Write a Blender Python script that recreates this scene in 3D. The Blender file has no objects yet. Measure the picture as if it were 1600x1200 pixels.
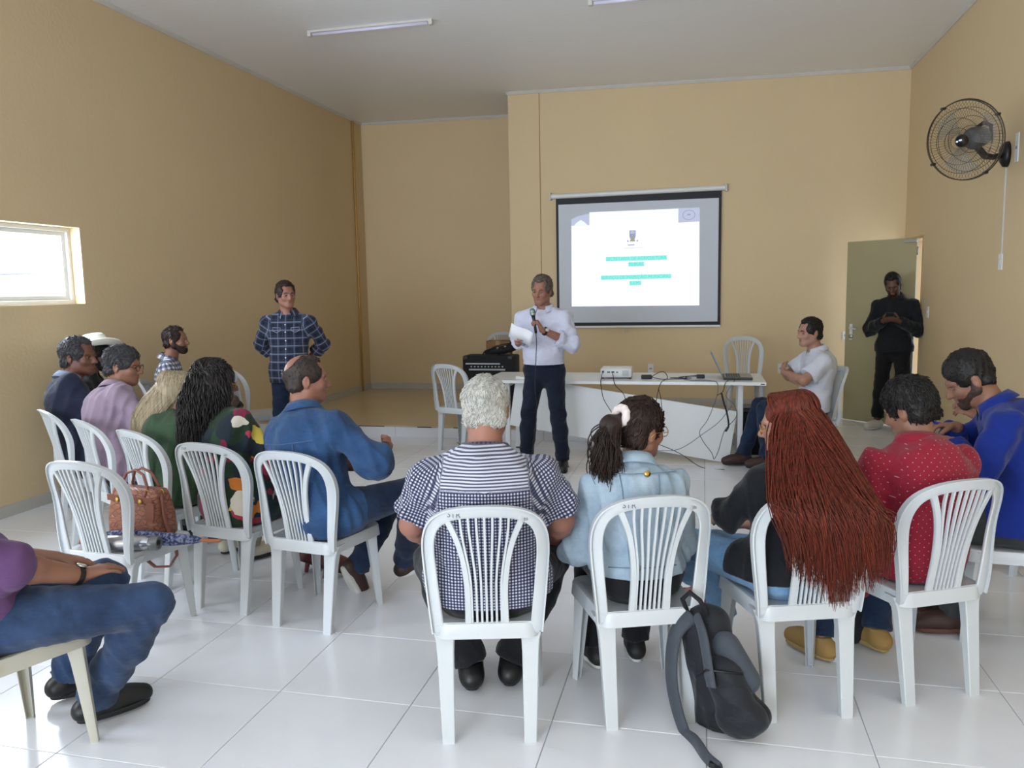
import bpy, math, random
import numpy as np
from mathutils import Vector, Matrix

# ------------------------------------------------------------------ camera, world, light, exposure
sc = bpy.context.scene
COL = sc.collection
PI = math.pi

cam_d = bpy.data.cameras.new('camera')
cam = bpy.data.objects.new('camera', cam_d)
COL.objects.link(cam)
cam_d.sensor_width = 36.0
cam_d.lens = 36.0 * 1245.3 / 1600.0
cam_d.clip_start = 0.05
YAW, PITCH, ROLL = 0.23612, 0.117637, -0.018678


def cam_axes():
    cy, sy = math.cos(YAW), math.sin(YAW)
    f = Vector((-sy, cy, 0)); r = Vector((cy, sy, 0)); u = Vector((0, 0, 1))
    f2 = f * math.cos(PITCH) - u * math.sin(PITCH)
    u2 = u * math.cos(PITCH) + f * math.sin(PITCH)
    r3 = r * math.cos(ROLL) + u2 * math.sin(ROLL)
    u3 = -r * math.sin(ROLL) + u2 * math.cos(ROLL)
    return r3, u3, f2


_r, _u, _f = cam_axes()
cam.matrix_world = Matrix(((_r.x, _u.x, -_f.x, 0), (_r.y, _u.y, -_f.y, 0), (_r.z, _u.z, -_f.z, 1.65), (0, 0, 0, 1)))
sc.camera = cam

world = bpy.data.worlds.new('overcast_sky')
sc.world = world
world.use_nodes = True
wn_ = world.node_tree.nodes; wl_ = world.node_tree.links
bg = wn_['Background']
bg.inputs['Color'].default_value = (0.80, 0.88, 1.0, 1)
bg.inputs['Strength'].default_value = 2.6


def area_light(name, loc, target, sx, sy, power, color):
    d = bpy.data.lights.new(name, 'AREA')
    d.shape = 'RECTANGLE'; d.size = sx; d.size_y = sy; d.energy = power; d.color = color
    o = bpy.data.objects.new(name, d); COL.objects.link(o)
    o.location = loc
    o.rotation_euler = (Vector(target) - Vector(loc)).to_track_quat('-Z', 'Y').to_euler()
    return o


# daylight through the openings of the room (rear doors, high windows of the side walls)
area_light('rear_door_daylight', (-3.0, -6.35, 1.6), (-2.2, 3.0, 1.9), 3.8, 2.7, 500, (0.76, 0.87, 1.0))
area_light('rear_window_daylight', (1.0, -6.35, 2.1), (-3.0, 11.0, 2.3), 1.8, 1.2, 70, (0.76, 0.87, 1.0))
area_light('left_window_daylight', (-5.55, 4.94, 1.95), (-1.5, 4.94, 1.4), 2.3, 1.1, 230, (0.76, 0.87, 1.0))
area_light('left_window_daylight', (-5.55, 1.2, 1.95), (-1.5, 1.4, 1.4), 2.3, 1.1, 260, (0.76, 0.87, 1.0))
area_light('right_window_daylight', (2.73, 1.6, 1.95), (-1.5, 3.0, 1.8), 2.3, 1.1, 25, (0.78, 0.88, 1.0))

sc.view_settings.view_transform = 'Standard'
sc.view_settings.look = 'None'
sc.view_settings.gamma = 1.0
sc.view_settings.use_curve_mapping = False
sc.view_settings.exposure = 0.0
sc.cycles.use_denoising = True
sc.cycles.max_bounces = 8
sc.cycles.diffuse_bounces = 5
sc.cycles.sample_clamp_indirect = 6.0

LW, RW, FW, NW, REAR = -5.15, 2.33, 10.45, 11.77, -6.5
COLX = -2.50          # left end of the front wall, where the niche begins


def ceil_z(x):
    return 4.17 - 0.012 * x


# ------------------------------------------------------------------ object helpers
def link(o, parent=None):
    COL.objects.link(o)
    if parent is not None:
        o.parent = parent
    return o


def tag(o, label, cat, group=None):
    o['label'] = label; o['category'] = cat
    if group:
        o['group'] = group
    return o


def thing(name, label, cat, loc=(0, 0, 0), rot=0.0, group=None):
    o = bpy.data.objects.new(name, None); COL.objects.link(o)
    o.empty_display_size = 0.1
    o.location = loc; o.rotation_euler = (0, 0, rot)
    return tag(o, label, cat, group)


def struct(o):
    o['kind'] = 'structure'
    return o


def mesh_obj(name, V, F, mat=None, parent=None, smooth=False, loc=None, mats=None, mi=None, autos=None):
    me = bpy.data.meshes.new(name)
    me.from_pydata([tuple(map(float, v)) for v in V], [], [tuple(f) for f in F])
    if mats:
        for m in mats:
            me.materials.append(m)
        if mi is not None:
            me.polygons.foreach_set('material_index', mi)
    elif mat:
        me.materials.append(mat)
    if smooth:
        me.polygons.foreach_set('use_smooth', [True] * len(me.polygons))
    me.update()
    if autos:
        me.set_sharp_from_angle(angle=math.radians(autos))
    o = bpy.data.objects.new(name, me)
    link(o, parent)
    if loc is not None:
        o.location = loc
    return o


def box_vf(x0, x1, y0, y1, z0, z1):
    V = [(x0, y0, z0), (x1, y0, z0), (x1, y1, z0), (x0, y1, z0), (x0, y0, z1), (x1, y0, z1), (x1, y1, z1), (x0, y1, z1)]
    F = [(0, 3, 2, 1), (4, 5, 6, 7), (0, 1, 5, 4), (1, 2, 6, 5), (2, 3, 7, 6), (3, 0, 4, 7)]
    return V, F


class MB:
    """collects shapes into one mesh"""
    def __init__(s):
        s.V = []; s.F = []

    def add(s, V, F, M=None):
        n = len(s.V)
        if M is not None:
            V = [tuple(M @ Vector(v)) for v in V]
        s.V += [tuple(v) for v in V]; s.F += [tuple(i + n for i in f) for f in F]
        return s

    def box(s, x0, x1, y0, y1, z0, z1, bev=0.0, M=None):
        if bev <= 0:
            return s.add(*box_vf(x0, x1, y0, y1, z0, z1), M)
        b = bev
        pts = []
        cx, cy, cz = (x0 + x1) / 2, (y0 + y1) / 2, (z0 + z1) / 2
        # chamfered box: 24 verts
        V = []; idx = {}
        for sx in (0, 1):
            for sy in (0, 1):
                for sz in (0, 1):
                    X = (x0, x1)[sx]; Y = (y0, y1)[sy]; Z = (z0, z1)[sz]
                    dx = b if sx == 0 else -b; dy = b if sy == 0 else -b; dz = b if sz == 0 else -b
                    for k, p in enumerate(((X, Y + dy, Z + dz), (X + dx, Y, Z + dz), (X + dx, Y + dy, Z))):
                        idx[(sx, sy, sz, k)] = len(V); V.append(p)
        F = []
        def q(*ks):
            ids = [idx[k] for k in ks]
            c = Vector((0, 0, 0))
            for i in ids: c += Vector(V[i])
            c /= len(ids)
            n = (Vector(V[ids[1]]) - Vector(V[ids[0]])).cross(Vector(V[ids[2]]) - Vector(V[ids[1]]))
            if n.dot(c - Vector((cx, cy, cz))) < 0: ids.reverse()
            F.append(tuple(ids))
        for s0 in (0, 1):
            q((s0, 0, 0, 0), (s0, 1, 0, 0), (s0, 1, 1, 0), (s0, 0, 1, 0))
            q((0, s0, 0, 1), (1, s0, 0, 1), (1, s0, 1, 1), (0, s0, 1, 1))
            q((0, 0, s0, 2), (1, 0, s0, 2), (1, 1, s0, 2), (0, 1, s0, 2))
        for a in (0, 1):
            for c in (0, 1):
                q((a, c, 0, 0), (a, c, 1, 0), (a, c, 1, 1), (a, c, 0, 1))
                q((a, 0, c, 0), (a, 1, c, 0), (a, 1, c, 2), (a, 0, c, 2))
                q((0, a, c, 1), (1, a, c, 1), (1, a, c, 2), (0, a, c, 2))
                for e in (0, 1):
                    q((a, c, e, 0), (a, c, e, 1), (a, c, e, 2))
        return s.add(V, F, M)

    def tube(s, pts, r, n=8, flat=None, cap=True, up=None):
        """round tube along points, r number or list; flat=(dir, scale)"""
        P = [Vector(p) for p in pts]
        m = len(P)
        rs = [r] * m if not hasattr(r, '__len__') else list(r)
        V = []; prev = None
        for i in range(m):
            t = (P[min(i + 1, m - 1)] - P[max(i - 1, 0)])
            if t.length < 1e-9: t = Vector((0, 0, 1))
            t.normalize()
            if prev is None:
                a = up if up is not None else (Vector((0, 0, 1)) if abs(t.z) < 0.9 else Vector((1, 0, 0)))
                x = Vector(a).cross(t).normalized()
            else:
                x = (prev - t * prev.dot(t)).normalized()
            prev = x
            y = t.cross(x)
            for k in range(n):
                an = 2 * PI * k / n
                d = x * math.cos(an) + y * math.sin(an)
                if flat is not None:
                    fd = Vector(flat[0]).normalized()
                    d = d + fd * (d.dot(fd)) * (flat[1] - 1)
                V.append(tuple(P[i] + d * rs[i]))
        F = []
        for i in range(m - 1):
            for k in range(n):
                a = i * n + k; b = i * n + (k + 1) % n
                F.append((a, b, b + n, a + n))
        if cap:
            F.append(tuple(range(n - 1, -1, -1))); F.append(tuple((m - 1) * n + k for k in range(n)))
        return s.add(V, F)

    def lathe(s, prof, n=24, M=None, cap=True):
        V = []; F = []
        for r, z in prof:
            for k in range(n):
                a = 2 * PI * k / n
                V.append((r * math.cos(a), r * math.sin(a), z))
        for i in range(len(prof) - 1):
            for k in range(n):
                a = i * n + k; b = i * n + (k + 1) % n
                F.append((a, b, b + n, a + n))
        if cap:
            F.append(tuple(range(n - 1, -1, -1))); F.append(tuple((len(prof) - 1) * n + k for k in range(n)))
        return s.add(V, F, M)

    def obj(s, name, mat, parent=None, smooth=False, autos=None, loc=None):
        return mesh_obj(name, s.V, s.F, mat, parent, smooth=smooth or autos is not None, autos=autos, loc=loc)


# ------------------------------------------------------------------ materials
def srgb(h):
    h = h.lstrip('#')
    out = []
    for i in (0, 2, 4):
        c = int(h[i:i + 2], 16) / 255
        out.append(c / 12.92 if c <= 0.04045 else ((c + 0.055) / 1.055) ** 2.4)
    return tuple(out)


class Nd:
    def __init__(s, name):
        s.m = bpy.data.materials.new(name); s.m.use_nodes = True
        s.t = s.m.node_tree; s.b = s.t.nodes['Principled BSDF']

    def n(s, typ, **kw):
        x = s.t.nodes.new(typ)
        for k, v in kw.items():
            if k.startswith('_'):
                setattr(x, k[1:], v)
            else:
                x.inputs[k.replace('__', ' ')].default_value = v
        return x

    def l(s, a, b):
        s.t.links.new(a, b)

    def math(s, op, a, b=None, c=None):
        x = s.t.nodes.new('ShaderNodeMath'); x.operation = op
        for i, v in enumerate((a, b, c)):
            if v is None: continue
            if isinstance(v, (int, float)): x.inputs[i].default_value = v
            else: s.l(v, x.inputs[i])
        return x.outputs[0]

    def mix(s, f, a, b):
        x = s.t.nodes.new('ShaderNodeMix'); x.data_type = 'RGBA'
        for i, v in ((0, f), (6, a), (7, b)):
            if isinstance(v, (int, float)): x.inputs[i].default_value = v
            elif isinstance(v, tuple): x.inputs[i].default_value = (*v, 1)
            else: s.l(v, x.inputs[i])
        return x.outputs[2]

    def noise(s, scale, detail=3, coord=None, rough=0.5, stretch=None):
        x = s.t.nodes.new('ShaderNodeTexNoise')
        x.inputs['Scale'].default_value = scale; x.inputs['Detail'].default_value = detail
        x.inputs['Roughness'].default_value = rough
        if coord is None:
            coord = s.t.nodes.new('ShaderNodeTexCoord').outputs['Object']
        if stretch:
            mp = s.t.nodes.new('ShaderNodeMapping'); mp.inputs['Scale'].default_value = stretch
            s.l(coord, mp.inputs['Vector']); coord = mp.outputs[0]
        s.l(coord, x.inputs['Vector'])
        return x.outputs['Fac']

    def bump(s, h, strength=0.3, dist=0.01):
        x = s.t.nodes.new('ShaderNodeBump'); x.inputs['Strength'].default_value = strength
        x.inputs['Distance'].default_value = dist
        s.l(h, x.inputs['Height']); s.l(x.outputs[0], s.b.inputs['Normal'])

    def ramp(s, f, lo, hi):
        x = s.t.nodes.new('ShaderNodeMapRange')
        s.l(f, x.inputs[0]); x.inputs[1].default_value = lo; x.inputs[2].default_value = hi
        return x.outputs[0]

    def col(s, c):
        if isinstance(c, tuple): s.b.inputs['Base Color'].default_value = (*c, 1)
        else: s.l(c, s.b.inputs['Base Color'])


def plain(name, hexc, rough=0.5, var=0.08, scale=8.0, bump=0.0, bscale=60, metal=0.0, spec=0.5, coat=0.0, stretch=None):
    d = Nd(name); c = srgb(hexc)
    f = d.noise(scale, stretch=stretch)
    d.col(d.mix(f, tuple(x * (1 - var) for x in c), tuple(min(1, x * (1 + var)) for x in c)))
    d.b.inputs['Roughness'].default_value = rough
    d.b.inputs['Metallic'].default_value = metal
    d.b.inputs['Specular IOR Level'].default_value = spec
    if coat: d.b.inputs['Coat Weight'].default_value = coat
    if bump:
        d.bump(d.noise(bscale, 4), bump, 0.004)
    return d.m


def emit(name, rgb, strength):
    d = Nd(name)
    d.b.inputs['Base Color'].default_value = (0, 0, 0, 1)
    d.b.inputs['Specular IOR Level'].default_value = 0.0
    d.b.inputs['Emission Color'].default_value = (*rgb, 1)
    d.b.inputs['Emission Strength'].default_value = strength
    return d.m


def wall_mat(name, hexc):
    d = Nd(name); c = srgb(hexc)
    g = d.n('ShaderNodeNewGeometry').outputs['Position']
    f = d.noise(0.9, 4, g, 0.6)
    f2 = d.noise(9, 3, g, 0.6, (1, 1, 0.25))
    m = d.mix(f, tuple(x * 0.95 for x in c), tuple(min(1, x * 1.04) for x in c))
    d.col(d.mix(d.math('MULTIPLY', f2, 0.12), m, tuple(x * 0.82 for x in c)))
    d.b.inputs['Roughness'].default_value = 0.62
    d.b.inputs['Specular IOR Level'].default_value = 0.35
    d.bump(d.noise(35, 5, g), 0.25, 0.006)
    return d.m


M = {}
M['wall'] = wall_mat('yellow_wall_paint', '#D6C099')
M['wallL'] = M['wall']
M['ceil'] = None


def ceil_mat():
    d = Nd('white_pvc_ceiling')
    g = d.n('ShaderNodeNewGeometry').outputs['Position']
    sx = d.n('ShaderNodeSeparateXYZ'); d.l(g, sx.inputs[0])
    fr = d.math('FRACT', d.math('DIVIDE', sx.outputs[1], 0.1))
    gr = d.math('LESS_THAN', fr, 0.08)
    c = srgb('#ECEEF2')
    d.col(d.mix(d.math('MULTIPLY', gr, 0.35), d.mix(d.noise(1.2, 3, g), tuple(x * .96 for x in c), c), tuple(x * .86 for x in c)))
    d.b.inputs['Roughness'].default_value = 0.38
    d.bump(gr, 0.12, 0.002)
    return d.m


M['ceil'] = ceil_mat()


def tile_mat():
    d = Nd('white_glazed_floor_tile')
    oi = d.n('ShaderNodeObjectInfo').outputs['Random']
    g = d.n('ShaderNodeNewGeometry').outputs['Position']
    f = d.noise(2.2, 5, g, 0.65)
    c = srgb('#ECEEF3')
    a = d.mix(f, tuple(x * 0.90 for x in c), tuple(min(1, x * 1.05) for x in c))
    d.col(d.mix(d.math('MULTIPLY', oi, 0.25), a, tuple(x * 0.92 for x in c)))
    rr = d.ramp(d.noise(5, 4, g), -0.3, 1.6)
    d.l(d.math('ADD', d.math('MULTIPLY', rr, 0.22), 0.08), d.b.inputs['Roughness'])
    d.bump(d.noise(14, 3, g), 0.04, 0.002)
    return d.m


M['tile'] = tile_mat()
M['grout'] = plain('grout', '#AEB0B4', 0.8)
M['stage'] = plain('beige_stage_floor_with_reflection', '#CDBA98', 0.22, 0.06, 2.5)  # beige tile, with the yellow niche wall's reflection partly put into its colour
M['base'] = plain('grey_baseboard_tile', '#B9B6AE', 0.3, 0.05)
M['white_pl'] = plain('white_plastic', '#DDE0E0', 0.33, 0.03, 4, spec=0.5)
M['chair'] = plain('white_chair_plastic', '#C3C8CB', 0.34, 0.04, 6, bump=0.05, bscale=90)
M['chair_ivory'] = plain('ivory_chair_plastic', '#BDBBAE', 0.38, 0.05, 6, bump=0.05, bscale=90)
M['white_trim'] = plain('white_trim_paint', '#C9C6C0', 0.5)
M['table'] = plain('white_laminate', '#E4E7E8', 0.3, 0.02)
M['metal_w'] = plain('white_painted_steel', '#DCDFE0', 0.4, 0.02)
M['black'] = plain('black_plastic', '#101114', 0.42, 0.1)
M['blackm'] = plain('matte_black_cloth', '#14151A', 0.85, 0.12, 20, bump=0.2, bscale=300)
M['steel'] = plain('brushed_steel', '#B5B7BA', 0.28, 0.05, metal=0.95)
M['chrome'] = plain('chrome', '#D0D2D4', 0.14, 0.02, metal=1.0)
M['gold'] = plain('gold_metal', '#C8A45A', 0.3, 0.05, metal=1.0)
M['paper'] = plain('white_paper', '#E4E6EC', 0.7, 0.02)
M['card'] = plain('brown_cardboard', '#8A6A42', 0.8, 0.06)
M['ink'] = plain('dark_marker_ink', '#5A5F66', 0.6)
M['pipe'] = plain('ochre_painted_pipe', '#B98E4E', 0.6)

# ------------------------------------------------------------------ room shell
TS, TX, TY = 0.5777, -2.284, 2.266
STAGE_Y, STAGE_Z, STAGE_X = 8.45, 0.13, 0.98


def wall_boxes(name, plane, a0, a1, zt, holes, thick, mat):
    """wall lying in x=plane (thick is signed), along y from a0 to a1, with rectangular holes (y0,y1,z0,z1)"""
    b = MB(); holes = sorted(holes)
    x0, x1 = sorted((plane, plane + thick)); y = a0
    for (h0, h1, z0, z1) in holes:
        b.box(x0, x1, y, h0, -0.05, zt)
        if z0 > 0: b.box(x0, x1, h0, h1, -0.05, z0)
        b.box(x0, x1, h0, h1, z1, zt)
        y = h1
    b.box(x0, x1, y, a1, -0.05, zt)
    return struct(b.obj(name, mat))


floor = MB().box(LW - .2, RW + .2, REAR - .1, NW + .2, -0.25, -0.006).obj('floor', M['grout']); struct(floor)
# far part behind the camera as plain slab of the same tiles
bsl = MB()
tile_me = {}
def tile(x0, x1, y0, y1):
    w, d = round(x1 - x0, 3), round(y1 - y0, 3)
    key = (w, d)
    if key not in tile_me:
        g = 0.0016
        o = MB().box(g, w - g, g, d - g, -0.012, 0.0, bev=0.0018).obj('tile', M['tile'], floor)
        tile_me[key] = o.data
    else:
        o = bpy.data.objects.new('tile', tile_me[key]); link(o, floor)
    o.location = (x0, y0, 0)
i0, i1 = -5, 8
for j in range(-2, 15):
    for i in range(i0, i1):
        x0, x1 = max(TX + TS * i, LW), min(TX + TS * (i + 1), RW)
        y0, y1 = TY + TS * j, TY + TS * (j + 1)
        y1 = min(y1, FW)
        if x1 - x0 < .02 or y1 - y0 < .02: continue
        if y0 > STAGE_Y and x1 < STAGE_X: continue
        tile(x0, x1, y0, y1)

back_floor = MB().box(LW, RW, REAR, TY - 2 * TS, -.012, 0).obj('floor_rear', M['tile']); struct(back_floor)
stage = MB().box(LW, STAGE_X, STAGE_Y + .012, NW, -0.05, STAGE_Z - .012).box(LW, STAGE_X, STAGE_Y, NW, STAGE_Z - 0.012, STAGE_Z, bev=.003).obj('floor_stage', M['stage'])
struct(stage)
fx = LW
while fx < STAGE_X - .01:
    nx = min(fx + TS, STAGE_X)
    MB().box(fx + .0015, nx - .0015, STAGE_Y - .004, STAGE_Y + .012, 0, STAGE_Z - .014, bev=.0015).obj('riser_tile', M['tile'], stage)
    fx = nx
# dark strips along the stage nosing
for a, b_ in ((-4.35, -3.55), (-3.15, -2.98), (-2.72, -2.55)):
    MB().box(a, b_, STAGE_Y - .0062, STAGE_Y + .001, STAGE_Z - .016, STAGE_Z - .006).obj('edge_strip', plain('dark_nosing', '#3A3430', 0.7), stage)

ceiling_v = []
x0, x1 = LW - .2, RW + .2
V = [(x0, REAR - .2, ceil_z(x0)), (x1, REAR - .2, ceil_z(x1)), (x1, NW + .2, ceil_z(x1)), (x0, NW + .2, ceil_z(x0))]
V += [(a, b_, c + .15) for a, b_, c in V]
struct(mesh_obj('ceiling', V, [(0, 1, 2, 3), (7, 6, 5, 4), (0, 4, 5, 1), (1, 5, 6, 2), (2, 6, 7, 3), (3, 7, 4, 0)], M['ceil']))

WZ0, WZ1 = 1.60, 2.24
wall_boxes('wall_left', LW, REAR, NW + .2, 4.25, [(0.3, 2.1, WZ0, WZ1), (4.05, 5.83, WZ0, WZ1)], -0.2, M['wallL'])
DY0, DY1, DZ = 9.60, 10.40, 2.16
wall_boxes('wall_right', RW, REAR, NW + .2, 4.25, [(0.7, 2.5, WZ0, WZ1), (DY0, DY1, 0.0, DZ)], 0.2, M['wall'])
struct(MB().box(COLX, RW, FW, NW + .2, -.05, 4.25).obj('wall_front', M['wall']))
struct(MB().box(LW, COLX, NW, NW + .2, -.05, 4.3).obj('wall_niche', M['wall']))
b = MB()
for xa, xb, za, zb in ((LW, -4.95, 0, 4.3), (-1.05, .1, 0, 4.3), (.1, 1.9, 0, 1.5), (.1, 1.9, 2.7, 4.3), (1.9, RW, 0, 4.3), (-4.95, -1.05, 2.95, 4.3)):
    b.box(xa, xb, REAR - .2, REAR, za - .05 if za == 0 else za, zb)
struct(b.obj('wall_rear', M['wall']))

# joint line running down the front wall beside the projector screen
struct(MB().box(-2.089, -2.079, FW - .004, FW + .002, STAGE_Z, 4.18).obj('trim_7', plain('wall_joint', '#9A7A4C', 0.8)))
# cornice strips under the ceiling
cz = lambda x: ceil_z(x)
struct(MB().box(COLX, RW, FW - .025, FW + .001, 4.1, 4.1 + .0).obj('trim_1', M['white_trim'])) if False else None
def cornice(name, p0, p1, n):
    (xa, ya), (xb, yb) = p0, p1
    h = .035; t = .03
    V = []
    for (x, y) in (p0, p1):
        z = ceil_z(x)
        V += [(x, y, z - h), (x + n[0] * t * .4, y + n[1] * t * .4, z - h), (x + n[0] * t, y + n[1] * t, z - .008), (x + n[0] * t, y + n[1] * t, z + .004), (x, y, z + .004)]
    F = [(k, (k + 1) % 5, (k + 1) % 5 + 5, k + 5) for k in range(5)] + [(4, 3, 2, 1, 0), (5, 6, 7, 8, 9)]
    struct(mesh_obj(name, V, F, M['white_trim']))
cornice('trim_1', (COLX, FW), (RW, FW), (0, -1))
cornice('trim_2', (LW, NW), (COLX, NW), (0, -1))
cornice('trim_3', (LW, REAR), (LW, NW), (1, 0))
cornice('trim_4', (RW, REAR), (RW, FW), (-1, 0))
cornice('trim_5', (COLX, FW), (COLX, NW), (-1, 0))
# baseboards, laid tile by tile
def baseboard(name, p0, p1, n, z):
    (xa, ya), (xb, yb) = p0, p1
    L = math.hypot(xb - xa, yb - ya); k = 0
    root = bpy.data.objects.new(name, None); COL.objects.link(root); struct(root)
    ux, uy = (xb - xa) / L, (yb - ya) / L
    s = 0
    while s < L - .01:
        e = min(s + TS, L)
        c = [(xa + ux * (s + .001), ya + uy * (s + .001)), (xa + ux * (e - .001), ya + uy * (e - .001))]
        V = []
        for (x, y) in c:
            V += [(x, y, z), (x + n[0] * .012, y + n[1] * .012, z), (x + n[0] * .012, y + n[1] * .012, z + .086), (x + n[0] * .009, y + n[1] * .009, z + .09), (x, y, z + .09)]
        F = [(k_, (k_ + 1) % 5, (k_ + 1) % 5 + 5, k_ + 5) for k_ in range(5)] + [(4, 3, 2, 1, 0), (5, 6, 7, 8, 9)]
        mesh_obj('baseboard_tile', V, F, M['base'], root)
        s = e
baseboard('baseboard_left', (LW, 2.2), (LW, STAGE_Y), (1, 0), 0)
baseboard('baseboard_stage', (LW, STAGE_Y), (LW, NW), (1, 0), STAGE_Z)
baseboard('baseboard_niche', (LW + .012, NW), (COLX, NW), (0, -1), STAGE_Z)
baseboard('baseboard_return', (COLX, FW + .012), (COLX, NW), (-1, 0), STAGE_Z)
baseboard('baseboard_front', (COLX, FW), (STAGE_X, FW), (0, -1), STAGE_Z)
baseboard('baseboard_door', (STAGE_X + .002, FW), (RW, FW), (0, -1), 0)
baseboard('baseboard_right', (RW, 2.2), (RW, DY0), (-1, 0), 0)

# windows: white frames with sliding panes
glass = Nd('window_glass')
_tr = glass.n('ShaderNodeBsdfTransparent'); _gl = glass.n('ShaderNodeBsdfGlossy'); _gl.inputs['Roughness'].default_value = .03
_mx = glass.n('ShaderNodeMixShader'); _mx.inputs[0].default_value = .06
glass.l(_tr.outputs[0], _mx.inputs[1]); glass.l(_gl.outputs[0], _mx.inputs[2])
glass.l(_mx.outputs[0], glass.t.nodes['Material Output'].inputs['Surface'])
def window(n, plane, y0, y1, sgn):
    root = bpy.data.objects.new('window_%d' % n, None); COL.objects.link(root); struct(root)
    root.location = (plane, y0, WZ0)
    w, h = y1 - y0, WZ1 - WZ0
    X = lambda a, b_: sorted((a * sgn, b_ * sgn))
    a, c = X(.10, .15)
    MB().box(a, c, 0, w, 0, .035, .003).box(a, c, 0, w, h - .035, h, .003).box(a, c, 0, .035, .035, h - .035, .003).box(a, c, w - .035, w, .035, h - .035, .003).obj('window_frame', M['white_pl'], root)
    for k in (0, 1):
        aa, cc = X(.105 + .02 * k, .125 + .02 * k)
        ya, yb = (.035, w / 2 + .03) if k == 0 else (w / 2 - .03, w - .035)
        s = MB().box(aa, cc, ya, yb, .035, .07).box(aa, cc, ya, yb, h - .07, h - .035).box(aa, cc, ya, ya + .04, .07, h - .07).box(aa, cc, yb - .04, yb, .07, h - .07).obj('sash', M['white_pl'], root)
        MB().box((aa + cc) / 2 - .002, (aa + cc) / 2 + .002, ya + .04, yb - .04, .07, h - .07).obj('pane', glass.m, s)
    return root
w1 = window(1, LW, 4.05, 5.83, -1)
w2 = window(2, LW, 0.3, 2.1, -1)
w3 = window(3, RW, 0.7, 2.5, 1)
# cable sagging outside the window and a small grey latch
cb = MB(); cb.tube([(LW - .33, 3.9 + t * .105, 1.845 + .0022 * (t - 10) ** 2 * (1 if t < 10 else .15)) for t in range(0, 20)], .011, 6)
tag(cb.obj('overhead_cable', plain('cable_grey', '#6A7288', .7), smooth=True), 'dark cable hanging outside the high window in the left wall', 'cable')
MB().box(-.10, -.085, .90, .955, .28, .36, .004).obj('latch', M['steel'], w1)

# door leaf, opened flat against the front wall
door = bpy.data.objects.new('door_1', None); COL.objects.link(door); struct(door)
door.location = (RW - .02, 9.72, 0); door.rotation_euler = (0, 0, math.radians(-43))
door_m = plain('olive_beige_door_paint', '#A39A76', 0.42, 0.04, 3)
MB().box(-.86, -.01, -.018, .018, .012, 2.14, .003).obj('door_leaf', door_m, door)
hp = MB().box(-.80, -.76, -.024, -.017, .98, 1.17, .003).obj('handle_plate', M['white_pl'], door)
MB().tube([(-.78, -.02, 1.12), (-.78, -.06, 1.12), (-.73, -.066, 1.115), (-.685, -.062, 1.11)], [.009, .009, .010, .008], 10).obj('handle', M['white_pl'], door, smooth=True)
MB().lathe([(.0, 0), (.028, 0), (.026, .012), (.0, .014)], 20, Matrix.Translation((-.78, -.018, 1.02)) @ Matrix.Rotation(PI / 2, 4, 'X'), cap=False).obj('lock_rosette', M['steel'], door, smooth=True)
hinge = plain('hinge_grey', '#A8A6A0', .4, metal=.6)
MB().box(-.14, .0, -.045, -.019, 2.09, 2.125, .004).obj('door_stay', hinge, door)
for z in (.3, 1.1, 1.95):
    MB().tube([(0.0, -.015, z), (0.0, -.015, z + .09)], .008, 8).obj('hinge', hinge, door, smooth=True)
# door frame inside the opening of the right wall
fr = MB()
jm = plain('door_jamb_paint', '#B79A6E', .5)
fr.box(RW - .006, RW + .2, DY0 - .001, DY0 + .03, 0, DZ, .002).box(RW - .006, RW + .2, DY1 - .03, DY1 + .001, 0, DZ, .002).box(RW - .006, RW + .2, DY0 + .03, DY1 - .03, DZ - .03, DZ + .001, .002)
struct(fr.obj('trim_6', jm))
MB().box(RW - .012, RW - .004, DY0 - .03, DY0 - .001, 0, DZ).obj('x', M['black']) if False else None

# small holes / stains
# sockets and switches
def socket(loc, n, label, cat='socket', w=.075, h=.12, switch=False):
    o = thing('wall_socket' if cat == 'socket' else 'wall_switch', label, cat, loc, math.atan2(n[0], -n[1]) if True else 0)
    MB().box(-w / 2, w / 2, -.009, 0, -h / 2, h / 2, .003).obj('cover_plate', M['white_pl'], o)
    if switch:
        MB().box(-.012, .012, -.013, -.008, -.02, .02, .002).obj('rocker', M['white_pl'], o)
    else:
        MB().box(-.018, .018, -.0105, -.0085, -.011, .011, .002).obj('outlet', plain('outlet_grey', '#9B9DA6', .5), o)
    return o
socket((.955, FW, .61), (0, -1), 'white wall socket between the projector screen and the seated man with crossed arms')
socket((-.655, FW, .60), (0, -1), 'white wall socket low on the wall just behind the projector')
socket((1.70, FW, 1.02), (0, -1), 'small round-hole wall socket at the left edge of the open door', w=.07, h=.1)
socket((RW, 9.31, 1.33), (-1, 0), 'white light switch on the right wall beside the doorway', 'switch', switch=True)
socket((RW, 7.225, 1.80), (-1, 0), 'white wall switch at the foot of the fan conduit', 'switch', w=.085, h=.13, switch=True)
s = socket((RW, 7.0, 2.66), (-1, 0), 'white outlet box beside the mount of the wall fan', 'socket', w=.07, h=.22)
co = MB().box(-.012, .012, -.01, 0, 1.865, 2.60, .002).obj('wall_conduit', M['white_trim'])
co.location = (RW, 7.212, 0); co.rotation_euler = (0, 0, -PI / 2)
tag(co, 'thin white cable conduit running down the wall below the fan', 'conduit')
pp = MB().tube([(LW + .02, 11.42, STAGE_Z), (LW + .02, 11.42, 4.2)], .016, 10).obj('painted_pipe', M['pipe'], smooth=True)
tag(pp, 'ochre painted pipe rising beside the back left corner', 'pipe')

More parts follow.
